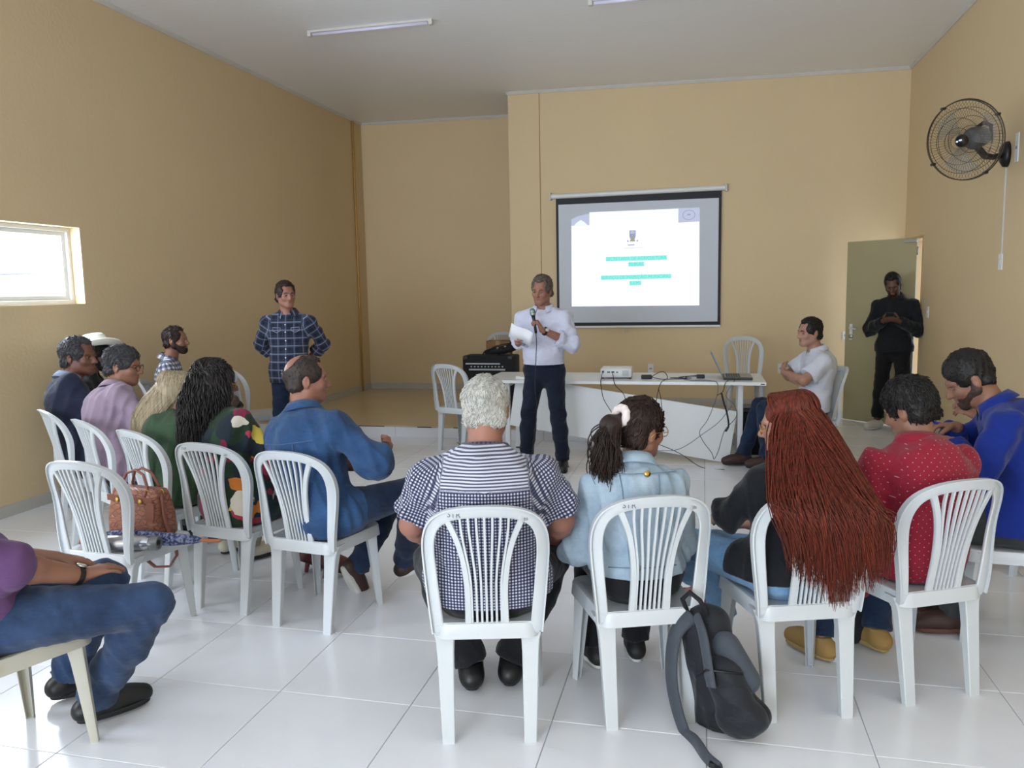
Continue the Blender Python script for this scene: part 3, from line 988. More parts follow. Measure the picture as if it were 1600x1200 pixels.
D = math.radians
CHG = 'white plastic chairs of the meeting'
chair0 = make_chair(M['chair'], 'white plastic chair under the grey-haired man in a gingham shirt', CHG)
for c in chair0.children: fix_normals(c)
CH = {}
def chair(key, x, y, deg, label, z=0, src=None, tilt=0):
    if not CH and src is None:
        r = chair0; r.location = (x, y, z); r.rotation_euler = (0, 0, D(deg)); r['label'] = label
    else:
        r = copy_chair(src or chair0, (x, y, z), D(deg), label)
    CH[key] = r
    return r
chair('D1', -.800, 2.865, 14, 'white plastic chair of the grey-haired man in the gingham shirt')
chair('D2', -.255, 3.085, 21, 'white plastic chair of the ponytailed woman in a pale denim jacket')
chair('D3', .340, 3.255, 18, 'white plastic chair partly hidden by long red hair')
chair('D4', .84, 3.50, 27, 'white plastic chair of the man in the dotted red polo shirt')
chair('D5', 1.42, 4.05, 78, 'white plastic chair at the right edge under the man in the royal blue shirt')
chair('D6', 1.95, 5.00, 75, 'white plastic chair behind the man in blue, under the man cut off at right')
chair('C5', -1.885, 3.635, -8, 'white plastic chair of the balding man in a dark denim jacket')
chair('C4', -2.42, 3.765, -8, 'white plastic chair of the woman with black curly hair and a floral blouse')
chair('C3', -2.99, 4.03, -24, 'white plastic chair of the blonde woman in green')
chair('C2', -3.54, 4.30, -30, 'white plastic chair of the man in the lilac shirt')
chair('C1', -4.10, 4.62, -34, 'white plastic chair of the man in the navy jacket, last of the left row')
chair('B', -2.77, 3.29, -4, 'empty white plastic chair holding the brown handbag and umbrella')
chair('hat', -4.80, 5.42, -62, 'white plastic chair under the man in the straw hat')
chair('SP', -4.62, 6.25, -62, 'white plastic chair under the seated man in a checked shirt by the left wall')
chair('EM', -4.42, 7.30, -40, 'empty white plastic chair by the left wall behind the standing man')
chair('T1', -2.45, 7.95, -20, 'empty white plastic chair at the left end of the table')
chair('T2', -2.84, 10.95, 176, 'white plastic chair on the stage behind the amplifier holding a cardboard box', z=STAGE_Z)
chair('T3', .48, 9.62, 183, 'empty white plastic chair standing on the stage behind the laptop', z=STAGE_Z)
chair('W', .93, 7.52, 102, 'white plastic chair of the man in the white polo with folded arms')
chairA = make_chair(M['chair_ivory'], 'ivory plastic chair of the man in the purple shirt at the left edge', CHG)
for c in chairA.children: fix_normals(c)
CH['A'] = chairA; chairA.location = (-2.44, 2.22, 0); chairA.rotation_euler = (0, 0, D(-14))
# marker writing on the chair backs
for key, txt, flip in (('D1', 'STR', 0), ('D2', 'STR', 0), ('C4', 'STR', 0)):
    p = back_pt(-.105, .882, .0095)
    text('marker_writing', txt, .030, M['ink'], CH[key], tuple(p), (D(78), 0, D(-16)))
    p = back_pt(.145, .858, .0095)
    text('marker_writing', 'III', .022, M['ink'], CH[key], tuple(p), (D(78), 0, D(24)))

# cardboard box on the chair behind the amplifier
bx = thing('cardboard_box', 'brown cardboard box standing on the chair behind the amplifier', 'box', (-2.80, 10.93, STAGE_Z + .452), .05)
MB().box(-.17, .17, -.12, .12, 0, .36, .003).obj('box_body', M['card'], bx)
MB().box(-.17, .17, -.001, .001, .3602, .3612).obj('lid_seam', plain('seam', '#5E452A', .8), bx)
MB().box(-.03, .03, -.1205, .1205, .30, .3615).obj('tape', plain('tape_brown', '#9C7C50', .4), bx)

# ------------------------------------------------------------------ implicit surfaces (numpy) for bodies, clothes and hair
A3 = lambda *v: np.array(v, dtype=np.float64)


def unit(v):
    v = np.asarray(v, float); return v / max(1e-9, np.linalg.norm(v))


def rotm(yaw=0, pitch=0, roll=0):
    """columns right, forward, up; yaw + turns left, pitch + looks up, roll + leans to the right"""
    y, p, r = (math.radians(a) for a in (yaw, pitch, roll))
    Rz = np.array([[math.cos(y), -math.sin(y), 0], [math.sin(y), math.cos(y), 0], [0, 0, 1]])
    Rx = np.array([[1, 0, 0], [0, math.cos(p), -math.sin(p)], [0, math.sin(p), math.cos(p)]])
    Ry = np.array([[math.cos(r), 0, math.sin(r)], [0, 1, 0], [-math.sin(r), 0, math.cos(r)]])
    return Rz @ Rx @ Ry


class Sdf:
    def __init__(s):
        s.ops = []

    def cone(s, a, b, ra, rb=None, k=.02, flat=None, sub=False, cut=None):
        s.ops.append(('c', np.array(a, float), np.array(b, float), ra, ra if rb is None else rb, k, flat, sub, cut)); return s

    def chain(s, pts, rs, k=.02, flat=None, sub=False):
        for i in range(len(pts) - 1):
            s.cone(pts[i], pts[i + 1], rs[i], rs[i + 1], k, flat, sub)
        return s

    def ell(s, c, r, R=None, k=.02, sub=False, cut=None):
        s.ops.append(('e', np.array(c, float), np.array(r, float), np.eye(3) if R is None else R, None, k, None, sub, cut)); return s

    def bounds(s):
        lo, hi = [], []
        for o in s.ops:
            if o[7]: continue
            l, h = s._bb(o); lo.append(l); hi.append(h)
        return np.min(lo, 0), np.max(hi, 0)

    def _bb(s, o):
        if o[0] == 'c':
            r = max(o[3], o[4]) * (max(1, o[6][1]) if o[6] is not None else 1)
            return np.minimum(o[1], o[2]) - r, np.maximum(o[1], o[2]) + r
        r = max(o[2]); 
        ex = np.sqrt(((o[3] * o[2]) ** 2).sum(1))
        return o[1] - ex, o[1] + ex

    def mesh(s, vox):
        lo, hi = s.bounds(); pad = 2.5 * vox
        lo = lo - pad; n = np.ceil((hi + pad - lo) / vox).astype(int) + 1
        D_ = np.full(n, 1.0, np.float32)
        ax = [lo[i] + vox * np.arange(n[i]) for i in range(3)]
        for o in s.ops:
            l, h = s._bb(o); m = o[5] + 2.5 * vox
            i0 = np.clip(np.floor((l - m - lo) / vox).astype(int), 0, n); i1 = np.clip(np.ceil((h + m - lo) / vox).astype(int) + 1, 0, n)
            if (i1 <= i0).any(): continue
            sl = tuple(slice(i0[i], i1[i]) for i in range(3))
            X = ax[0][sl[0]][:, None, None].astype(np.float32); Y = ax[1][sl[1]][None, :, None].astype(np.float32); Z = ax[2][sl[2]][None, None, :].astype(np.float32)
            if o[0] == 'c':
                a, b_, ra, rb = o[1], o[2], o[3], o[4]
                ab = b_ - a; L2 = float(ab @ ab) + 1e-12
                dx, dy, dz = X - a[0], Y - a[1], Z - a[2]
                t = np.clip((dx * ab[0] + dy * ab[1] + dz * ab[2]) / L2, 0, 1)
                ex, ey, ez = dx - t * ab[0], dy - t * ab[1], dz - t * ab[2]
                r = ra + (rb - ra) * t
                if o[6] is not None:
                    nn = unit(o[6][0]); q = 1 / o[6][1] - 1
                    l0 = np.sqrt(ex * ex + ey * ey + ez * ez) + 1e-9
                    d_ = ex * nn[0] + ey * nn[1] + ez * nn[2]
                    ex, ey, ez = ex + d_ * nn[0] * q, ey + d_ * nn[1] * q, ez + d_ * nn[2] * q
                    l1 = np.sqrt(ex * ex + ey * ey + ez * ez) + 1e-9
                    d = (l1 - r) / (l1 / l0)
                else:
                    d = np.sqrt(ex * ex + ey * ey + ez * ez) - r
            else:
                R = o[3]; rr = o[2]
                dx, dy, dz = X - o[1][0], Y - o[1][1], Z - o[1][2]
                p = [dx * R[0, i] + dy * R[1, i] + dz * R[2, i] for i in range(3)]
                k0 = np.sqrt(sum((p[i] / rr[i]) ** 2 for i in range(3))); k1 = np.sqrt(sum((p[i] / rr[i] ** 2) ** 2 for i in range(3))) + 1e-9
                d = k0 * (k0 - 1) / k1
            if o[8] is not None:
                for (cp, cn) in o[8]:
                    cn = unit(cn)
                    d = np.maximum(d, (X - cp[0]) * cn[0] + (Y - cp[1]) * cn[1] + (Z - cp[2]) * cn[2])
            G = D_[sl]; k = max(o[5], 1e-5)
            if o[7]:
                d = -d; hh = np.maximum(k - np.abs(G - d), 0) / k
                D_[sl] = np.maximum(G, d) + hh * hh * k * .25
            else:
                hh = np.maximum(k - np.abs(G - d), 0) / k
                D_[sl] = np.minimum(G, d) - hh * hh * k * .25
        return surface_nets(D_, lo, vox)


def surface_nets(D_, lo, vox):
    S = D_ < 0
    n = np.array(D_.shape)
    c = [S[i:n[0] - 1 + i, j:n[1] - 1 + j, k:n[2] - 1 + k] for i in (0, 1) for j in (0, 1) for k in (0, 1)]
    allin = c[0].copy(); anyin = c[0].copy()
    for q in c[1:]:
        allin &= q; anyin |= q
    act = anyin & ~allin
    I = np.argwhere(act)
    ids = np.full(act.shape, -1, np.int64); ids[tuple(I.T)] = np.arange(len(I))
    acc = np.zeros((len(I), 3)); cnt = np.zeros(len(I))
    off = [(i, j, k) for i in (0, 1) for j in (0, 1) for k in (0, 1)]
    val = {o: D_[I[:, 0] + o[0], I[:, 1] + o[1], I[:, 2] + o[2]] for o in off}
    for a in off:
        for ax in range(3):
            if a[ax]: continue
            b_ = list(a); b_[ax] = 1; b_ = tuple(b_)
            va, vb = val[a], val[b_]
            m = (va < 0) != (vb < 0)
            t = np.where(m, va / np.where(m, va - vb, 1), 0)
            for q in range(3):
                acc[:, q] += m * (a[q] + (t if q == ax else 0))
            cnt += m
    V = lo + (I + acc / cnt[:, None]) * vox
    F = []
    for ax in range(3):
        o1, o2 = [(1, 2), (2, 0), (0, 1)][ax]
        sh = [slice(None)] * 3; sa = list(sh); sb = list(sh)
        sa[ax] = slice(0, -1); sb[ax] = slice(1, None)
        e = S[tuple(sa)] != S[tuple(sb)]
        J = np.argwhere(e)
        ok = (J[:, o1] > 0) & (J[:, o2] > 0) & (J[:, o1] < n[o1] - 1) & (J[:, o2] < n[o2] - 1)
        J = J[ok]
        def g(d1, d2):
            K = J.copy(); K[:, o1] -= d1; K[:, o2] -= d2
            return ids[tuple(K.T)]
        q = np.stack([g(1, 1), g(0, 1), g(0, 0), g(1, 0)], 1)
        flip = S[tuple(J.T)]
        q[~flip] = q[~flip][:, ::-1]
        F.append(q)
    F = np.concatenate(F); F = F[(F >= 0).all(1)]
    return V, F


def vnormals(V, F):
    a, b_, c, d = (V[F[:, i]] for i in range(4))
    n = np.cross(c - a, d - b_)
    N = np.zeros_like(V)
    for i in range(4):
        for q in range(3):
            N[:, q] += np.bincount(F[:, i], n[:, q], len(V))
    return N / (np.linalg.norm(N, axis=1, keepdims=True) + 1e-12)


def fold(P, freq, seed, aniso=(1, 1, 1)):
    rng = np.random.RandomState(seed); P = P * np.array(aniso)
    w = np.zeros(len(P)); Q = P.copy()
    for i in range(3):
        k = rng.randn(3); k *= freq * .5 / np.linalg.norm(k)
        Q = Q + .35 / freq * np.sin(P @ k + rng.rand() * 6)[:, None] * rng.randn(3)
    for i in range(5):
        k = rng.randn(3); k *= freq * (0.6 + .9 * rng.rand()) / np.linalg.norm(k)
        s_ = np.sin(Q @ k + rng.rand() * 6)
        w += (1 - np.abs(s_)) * 2 - 1 if i % 2 else s_
    return w / 3.2


def fast_mesh(name, V, F, mat, parent, attr=None, smooth=True):
    me = bpy.data.meshes.new(name)
    me.vertices.add(len(V)); me.vertices.foreach_set('co', V.astype(np.float32).ravel())
    k = F.shape[1]
    me.loops.add(len(F) * k); me.loops.foreach_set('vertex_index', F.astype(np.int32).ravel())
    me.polygons.add(len(F)); me.polygons.foreach_set('loop_start', np.arange(len(F), dtype=np.int32) * k)
    try: me.polygons.foreach_set('loop_total', np.full(len(F), k, np.int32))
    except Exception: pass
    me.update(calc_edges=True)
    if smooth: me.polygons.foreach_set('use_smooth', np.ones(len(F), bool))
    if attr is not None:
        for nm, a in attr.items():
            at = me.attributes.new(nm, 'FLOAT_VECTOR', 'POINT'); at.data.foreach_set('vector', a.astype(np.float32).ravel())
    me.materials.append(mat)
    o = bpy.data.objects.new(name, me); link(o, parent)
    return o


def bones_uv(V, bones):
    """pattern coordinates: u across, v along the nearest bone. bones: (a,b,r,ref,planar)"""
    best = np.full(len(V), 1e9); out = np.zeros((len(V), 3))
    for i, (a, b_, r, ref, planar) in enumerate(bones):
        a = np.array(a, float); b_ = np.array(b_, float); ab = b_ - a; L = np.linalg.norm(ab); z = ab / L
        x = unit(np.array(ref, float) - z * (np.dot(ref, z))); y = np.cross(z, x)
        d = V - a; t = np.clip(d @ z, 0, L); e = d - t[:, None] * z
        dist = np.linalg.norm(e, axis=1) - r
        px, py = e @ x, e @ y
        u = px if planar else r * np.arctan2(py, px)
        m = dist < best
        best = np.where(m, dist, best)
        uv = np.stack([u, d @ z, np.full(len(V), float(i))], 1)
        out[m] = uv[m]
    return out


# ------------------------------------------------------------------ cloth, skin and hair materials
def pat_sock(d):
    a = d.n('ShaderNodeAttribute'); a.attribute_name = 'pat'
    s = d.n('ShaderNodeSeparateXYZ'); d.l(a.outputs['Vector'], s.inputs[0])
    return s.outputs[0], s.outputs[1]


def cloth_base(d, rough=.85, bump=.25, scale=350):
    d.b.inputs['Roughness'].default_value = rough
    d.b.inputs['Specular IOR Level'].default_value = .25
    d.b.inputs['Sheen Weight'].default_value = .12
    n1 = d.noise(scale, 2); n2 = d.noise(22, 4)
    n3 = d.noise(9, 3, rough=.4, stretch=(1, 1, 2.2))
    d.bump(d.math('ADD', d.math('ADD', d.math('MULTIPLY', n1, .10), d.math('MULTIPLY', n2, .5)), d.math('MULTIPLY', n3, 1.6)), min(1, bump * 2.4), .010)


def cloth(name, hexc, var=.1, rough=.85, scale=9, bump=.25):
    d = Nd(name); c = srgb(hexc)
    f = d.noise(scale, 4)
    d.col(d.mix(f, tuple(x * (1 - var) for x in c), tuple(min(1, x * (1 + var)) for x in c)))
    cloth_base(d, rough, bump)
    return d.m


def stripe(d, s, period, width, off=0.0):
    f = d.math('FRACT', d.math('ADD', d.math('DIVIDE', s, period), off + 100.0))
    return d.math('LESS_THAN', f, width)


def check_cloth(name, base, lines, rough=.85):
    """lines: (axis 0/1, period, width share, offset, colour, strength)"""
    d = Nd(name); u, v = pat_sock(d)
    # slight waviness of the weave
    col = srgb(base); cur = d.mix(d.noise(12, 3), tuple(x * .9 for x in col), tuple(min(1, x * 1.1) for x in col))
    for ax, per, w, off, c, st in lines:
        cur = d.mix(d.math('MULTIPLY', stripe(d, (u, v)[ax], per, w, off), st), cur, srgb(c))
    d.col(cur); cloth_base(d, rough)
    return d.m


def gingham(name, dark, light, per=.0115):
    d = Nd(name); u, v = pat_sock(d)
    a = stripe(d, u, per, .5); b_ = stripe(d, v, per, .5)
    cur = d.mix(a, srgb(dark), srgb(light)); 
    f = d.math('MULTIPLY', d.math('ADD', d.math('MULTIPLY', a, b_), d.math('MULTIPLY', d.math('ADD', a, b_), .12)), .95)
    d.col(d.mix(f, srgb(dark), srgb(light))); cloth_base(d)
    return d.m


def denim(name, dark, light, scale=5):
    d = Nd(name)
    f = d.noise(scale, 5, rough=.65); g = d.noise(420, 1)
    m = d.mix(d.ramp(f, .32, .68), srgb(dark), srgb(light))
    d.col(d.mix(d.math('MULTIPLY', g, .22), m, srgb(light)))
    cloth_base(d, .9, .35, 600)
    return d.m


def dotted(name, base, dot, per=.032):
    d = Nd(name); u, v = pat_sock(d)
    row = d.math('FLOOR', d.math('DIVIDE', v, per * .5))
    sh = d.math('MULTIPLY', d.math('MODULO', d.math('ABSOLUTE', row), 2.0), .5)
    fu = d.math('SUBTRACT', d.math('FRACT', d.math('ADD', d.math('ADD', d.math('DIVIDE', u, per), 100.0), sh)), .5)
    fv = d.math('MULTIPLY', d.math('SUBTRACT', d.math('FRACT', d.math('ADD', d.math('DIVIDE', v, per * .5), 100.0)), .5), .5)
    r = d.math('ADD', d.math('MULTIPLY', fu, fu), d.math('MULTIPLY', fv, fv))
    m = d.math('LESS_THAN', r, .0035)
    c = srgb(base)
    d.col(d.mix(d.math('MULTIPLY', m, .8), d.mix(d.noise(8), tuple(x * .9 for x in c), tuple(x * 1.1 for x in c)), srgb(dot)))
    cloth_base(d)
    return d.m


def floral(name):
    d = Nd(name)
    tc = d.n('ShaderNodeTexCoord').outputs['Object']
    wob = d.n('ShaderNodeTexNoise'); wob.inputs['Scale'].default_value = 9
    d.l(tc, wob.inputs['Vector'])
    mx = d.n('ShaderNodeVectorMath', _operation='MULTIPLY_ADD')
    d.l(wob.outputs['Color'], mx.inputs[0]); mx.inputs[1].default_value = (.16, .16, .16); d.l(tc, mx.inputs[2])
    vo = d.n('ShaderNodeTexVoronoi'); vo.inputs['Scale'].default_value = 13
    d.l(mx.outputs[0], vo.inputs['Vector'])
    sp = d.n('ShaderNodeSeparateColor'); d.l(vo.outputs['Color'], sp.inputs[0])
    cr = d.n('ShaderNodeValToRGB'); d.l(sp.outputs[0], cr.inputs[0])
    cr.color_ramp.interpolation = 'CONSTANT'
    els = cr.color_ramp.elements
    stops = [(0, '#1E3322'), (.26, '#16303A'), (.42, '#A03248'), (.52, '#24402A'), (.66, '#C4722E'), (.74, '#1C2630'), (.84, '#C9C2B4'), (.88, '#7A2440'), (.95, '#C8B24A')]
    els[0].position, els[0].color = 0, (*srgb(stops[0][1]), 1)
    els[1].position, els[1].color = stops[1][0], (*srgb(stops[1][1]), 1)
    for p_, c in stops[2:]:
        e = els.new(p_); e.color = (*srgb(c), 1)
    d.col(cr.outputs[0]); cloth_base(d)
    return d.m


def skin(name, hexc):
    d = Nd(name); c = srgb(hexc)
    f = d.noise(14, 4)
    d.col(d.mix(f, tuple(x * .86 for x in c), tuple(min(1, x * k) for x, k in zip(c, (1.12, 1.04, 1.0)))))
    d.b.inputs['Roughness'].default_value = .52
    d.b.inputs['Subsurface Weight'].default_value = .08
    d.b.inputs['Subsurface Radius'].default_value = (.012, .005, .003)
    d.b.inputs['Subsurface Scale'].default_value = .6
    d.bump(d.noise(120, 3), .12, .002)
    return d.m


def hair_m(name, dark, light, stretch=(60, 60, 4), rough=.5):
    d = Nd(name)
    f = d.noise(1.0, 5, stretch=stretch, rough=.7)
    d.col(d.mix(d.ramp(f, .3, .7), srgb(dark), srgb(light)))
    d.b.inputs['Roughness'].default_value = rough
    d.b.inputs['Specular IOR Level'].default_value = .3
    d.bump(f, .5, .004)
    return d.m


eye_m = Nd('eyeball'); 
_tc = eye_m.n('ShaderNodeTexCoord').outputs['Object']
_s = eye_m.n('ShaderNodeSeparateXYZ'); eye_m.l(_tc, _s.inputs[0])
eye_m.col(eye_m.mix(eye_m.math('GREATER_THAN', _s.outputs[1], .0092), srgb('#8E8884'), srgb('#1A110C')))
eye_m.b.inputs['Roughness'].default_value = .2
lip_m = plain('lip', '#8E5049', .5)
sole_m = plain('dark_rubber_sole', '#17171A', .7)
sole_w = plain('white_rubber_sole', '#C9C8C2', .6)


def ik(a, c, l1, l2, pole):
    """middle joint between a and c, bending towards pole"""
    a, c, pole = (np.array(x, float) for x in (a, c, pole))
    d = c - a; L = np.linalg.norm(d); L_ = min(L, (l1 + l2) * .995); u = d / max(L, 1e-6)
    x = (l1 * l1 - l2 * l2 + L_ * L_) / (2 * L_); h = math.sqrt(max(0, l1 * l1 - x * x))
    p = pole - u * (pole @ u); p = p / max(1e-6, np.linalg.norm(p))
    return a + u * x + p * h


def build_hand(S, wr, d, n, thumb, curl, sc_=1.0, spread=1.0, vr=1.0, fingers=None):
    """palm, four fingers and a thumb; d hand direction, n palm normal (fingers curl towards n), thumb side vector"""
    d = unit(d); n = unit(np.array(n) - d * (np.dot(n, d))); t = unit(np.array(thumb) - d * np.dot(thumb, d) - n * np.dot(thumb, n))
    s = sc_
    kn = wr + d * .088 * s
    S.cone(wr, wr + d * .03 * s, .027 * s, .031 * s, .012, (n, .66))
    S.cone(wr + d * .03 * s + t * .014 * s, kn + t * .022 * s - d * .008, .023 * s, .019 * s, .012, (n, .62))
    S.cone(wr + d * .03 * s - t * .010 * s, kn - t * .022 * s - d * .014, .023 * s, .017 * s, .012, (n, .62))
    S.cone(wr + d * .05 * s, kn, .024 * s, .020 * s, .012, (n, .6))
    L = [(.030, .072, .0092), (.010, .082, .0095), (-.010, .076, .009), (-.029, .060, .008)]
    fc_ = fingers or [curl] * 4
    for i, (o, l, r) in enumerate(L):
        p = kn + t * o * s - d * (.004 + (.008 if i == 3 else 0)); ang = 0; dirn = unit(d + t * o * 2.2 * spread)
        seg = [.46, .31, .23]; rr = r * s * vr
        for k in range(3):
            ang += fc_[i] * (.75, 1.0, .7)[k]
            v = dirn * math.cos(ang) + n * math.sin(ang)
            q = p + v * l * seg[k] * s
            S.cone(p, q, rr, rr * .93, .0035); p = q; rr *= .92
    tp = wr + d * .026 * s + t * .022 * s
    td = unit(d * .62 + t * .75 + n * .25)
    t1 = tp + td * .036 * s; t2 = t1 + unit(d * .85 + t * .35 + n * (.25 + .5 * curl)) * .032 * s; t3 = t2 + unit(d * .9 + t * .1 + n * (.3 + .7 * curl)) * .024 * s
    S.cone(tp, t1, .015 * s, .0125 * s, .008); S.cone(t1, t2, .0115 * s * vr, .0105 * s * vr, .004); S.cone(t2, t3, .0105 * s * vr, .009 * s * vr, .004)


def person(label, loc, rot, P, skin_m, name='person'):
    """P: pose and look in local metres, facing +Y; index 0 = left side, 1 = right side (the figure's own)"""
    g = P.get('g', 1.0); vox = P.get('vox', .0075); fem = P.get('fem', False)
    root = thing(name, label, 'person', loc, D(rot))
    pel = A3(*P['pel']); neck = A3(*P['neck'])
    up = unit(neck - pel)
    sy = D(P.get('shyaw', 0)); rr = A3(math.cos(sy), math.sin(sy), P.get('shroll', 0)); right = unit(rr - up * (rr @ up)); fwd = np.cross(up, right)
    hy = D(P.get('hipyaw', 0)); hr = A3(math.cos(hy), math.sin(hy), 0); hf = A3(-math.sin(hy), math.cos(hy), 0)
    bend = P.get('bend', 0.0)       # rounds the back outward
    L = np.linalg.norm(neck - pel)
    chest = pel + up * L * .68 - fwd * (.015 + bend); waist = pel + up * L * .32 - fwd * bend * .8
    sw = P.get('sw', .185 if not fem else .160)
    shl = [neck - up * .098 + right * sw * s + fwd * P.get('shf', 0.0) for s in (-1, 1)]
    hw = .088 if not fem else .092
    hip = [pel + hr * hw * s - A3(0, 0, .01) for s in (-1, 1)]
    hc = A3(*P['head']); H = rotm(*P.get('hd', (0, 0, 0)))
    hs = P.get('hs', 1.0)
    hp = lambda x, y, z: hc + H @ (A3(x, y, z) * hs)
    knee, ank = [A3(*q) for q in P['knee']], [A3(*q) for q in P['ank']]
    wr = [A3(*q) for q in P['wr']]
    la, lb = P.get('arm', (.285, .25))
    el = [A3(*P['elb'][i]) if P.get('elb') and P['elb'][i] is not None else ik(shl[i], wr[i], la, lb, P.get('pole', [(-.6, -.6, -.6), (.6, -.6, -.6)])[i]) for i in (0, 1)]
    ar = P.get('ar', 1.0) * (0.86 if fem else 1.0); lr = P.get('lr', 1.0)

    def torso(S, e, belly=True):
        S.cone(pel + up * .02, waist, .135 * g + e, .126 * g + e, .035, (fwd, .80))
        S.cone(waist, chest, .126 * g + e, (.146 if not fem else .120) * g + e, .035, (fwd, .74))
        S.cone(chest, neck - up * .115, (.146 if not fem else .120) * g + e, .098 + e, .035, (fwd, .72))
        S.cone(shl[0], shl[1], .050 * ar + e * .8, .050 * ar + e * .8, .035)
        for s in (0, 1):
            S.cone(neck - up * .018, shl[s] + up * .012, .040 + e * .6, .036 + e * .7, .04)
            S.cone(shl[s] - up * .03 + (chest - shl[s]) * .33, waist + right * (.06 * (1 if s else -1)), .072 * g + e, .080 * g + e, .035)
        if belly and P.get('belly', 0) > 0:
            b_ = P['belly']; S.ell(pel + up * L * .25 + fwd * (.07 * b_ + .02), (.135 * g + .03 * b_ + e, .10 + .06 * b_ + e, .14 + .02 * b_ + e), np.stack([right, fwd, up], 1), .06)
        if fem:
            for s in (-1, 1):
                S.ell(chest + right * .065 * s + fwd * .075 - up * .02, (.058 + e, .055 + e, .058 + e), None, .04)

    # ---- body: one continuous skin
    S = Sdf()
    torso(S, -.012, True)
    S.ell(pel, (.155 * g, .115 * g, .10), np.stack([hr, hf, A3(0, 0, 1)], 1), .04)
    for s in (0, 1):
        S.cone(hip[s], knee[s], .074 * lr * g, .052 * lr, .04)
        S.cone(knee[s], ank[s], .052 * lr, .036 * lr, .02)
        calf = knee[s] + (ank[s] - knee[s]) * .3
        S.ell(calf - (knee[s] - hip[s]) * .0, (.052 * lr, .054 * lr, .11), None, .03)
        td = A3(math.cos(D(90 + P.get('toe', (8, -8))[s])), math.sin(D(90 + P.get('toe', (8, -8))[s])), 0)
        td = P['toed'][s] if P.get('toed') else td
        td = unit(td)
        S.cone(ank[s] - A3(0, 0, .035), ank[s] + td * .13 - A3(0, 0, .06), .034, .026, .02)
        S.cone(shl[s], el[s], .050 * ar, .041 * ar, .03)
        mid = el[s] + (wr[s] - el[s]) * .28
        S.cone(el[s], mid, .040 * ar, .041 * ar, .02)
        S.cone(mid, wr[s], .041 * ar, .0265 * ar, .02)
        h = P['hand'][s]
        build_hand(S, wr[s], h[0], h[1], h[2], h[3], P.get('hsz', .98 if not fem else .9), h[4] if len(h) > 4 else 1, 1.0 if vox < .0065 else 1.12, h[5] if len(h) > 5 else None)
    # neck and head
    nr = P.get('nr', .060 if not fem else .049)
    S.cone(neck - up * .05, hp(0, -.022, -.045), nr * 1.06, nr * .95, .03)
    S.ell(hp(0, -.012, .032), A3(.076, .096, .088) * hs, H, .02)
    S.ell(hp(0, .022, -.022), A3(.063, .074, .082) * hs, H, .03)
    jw = P.get('jaw', 1.0)
    S.cone(hp(0, .068, -.088), hp(0, .060, -.08), .022 * hs * jw, .026 * hs * jw, .035)
    for s in (-1, 1):
        S.cone(hp(.046 * s, .005, -.055), hp(.016 * s, .066, -.088), .026 * hs * jw, .020 * hs * jw, .025)
        S.ell(hp(.040 * s, .062, -.022), A3(.022, .022, .022) * hs, H, .02)          # cheek
        S.cone(hp(.012 * s, .086, .026), hp(.046 * s, .070, .026), .010 * hs, .009 * hs, .012)   # brow
        S.ell(hp(.031 * s, .090, .004), A3(.017, .014, .011) * hs, H, .012, sub=True)
        ea = P.get('ear', 1.0)
        S.ell(hp(.079 * s, -.012, -.006), A3(.009, .019 * ea, .031 * ea) * hs, H @ rotm(-18 * s, 0, 6 * s), .010)
        S.ell(hp(.088 * s, -.008, -.002), A3(.005, .010, .016) * hs, H, .006, sub=True)
    S.cone(hp(0, .084, .014), hp(0, .110, -.026), .0085 * hs, .0135 * hs, .012)
    for s in (-1, 1):
        S.ell(hp(.011 * s, .098, -.030), A3(.009, .010, .008) * hs, H, .008)
    S.ell(hp(0, .0865, -.051), A3(.023, .011, .006) * hs, H, .006)
    S.ell(hp(0, .0855, -.063), A3(.021, .011, .006) * hs, H, .006)
    V, F = S.mesh(vox)
    body = fast_mesh('body', V, F, skin_m, root)
    # lips and eyes
    if P.get('face', True):
        for nm, z, w in (('upper_lip', -.052, .021), ('lower_lip', -.0625, .019)):
            MB().tube([tuple(hp(x * w / .021, .0945 - 9 * x * x, z - 2 * x * x * (1 if nm[0] == 'u' else -1))) for x in (-.021, -.014, -.007, 0, .007, .014, .021)], [.0012, .003, .0042, .0042, .0042, .003, .0012], 8).obj(nm, lip_m, body, smooth=True)
        for s in (-1, 1):
            c = hp(.031 * s, .0735, .003)
            e_ = MB().lathe([(.0, -.0115)] + [(.0115 * math.sin(a * PI / 8), -.0115 * math.cos(a * PI / 8)) for a in range(1, 8)] + [(.0, .0115)], 12, Matrix.Rotation(-PI / 2, 4, 'X'), cap=False).obj('eye', eye_m.m, body, smooth=True)
            e_.matrix_local = Matrix.Translation(Vector(c)) @ Matrix([list(H[i]) for i in range(3)]).to_4x4()
            # lid
            MB().tube([tuple(hp(.031 * s + x, .0875 - 14 * x * x, .0112 - 22 * x * x)) for x in (-.017, -.009, 0, .009, .017)], [.003, .0046, .0054, .0046, .003], 6).obj('eyelid', skin_m, body, smooth=True)
    if P.get('brow') is not None:
        for s in (-1, 1):
            MB().tube([tuple(hp(s * x, y, z)) for x, y, z in ((.012, .0955, .0225), (.022, .0945, .0275), (.034, .089, .029), (.047, .0785, .0245))], [.003, .0042, .0038, .0018], 6).obj('eyebrow', P['brow'], body, smooth=True)

    ctx = dict(root=root, body=body, pel=pel, neck=neck, up=up, right=right, fwd=fwd, chest=chest, waist=waist, shl=shl, hip=hip, knee=knee, ank=ank, el=el, wr=wr, hp=hp, H=H, hs=hs, hr=hr, hf=hf, g=g, torso=torso, ar=ar, lr=lr, P=P, vox=vox, hc=hc, nr=nr, L=L, fem=fem, sw=sw)
    return ctx


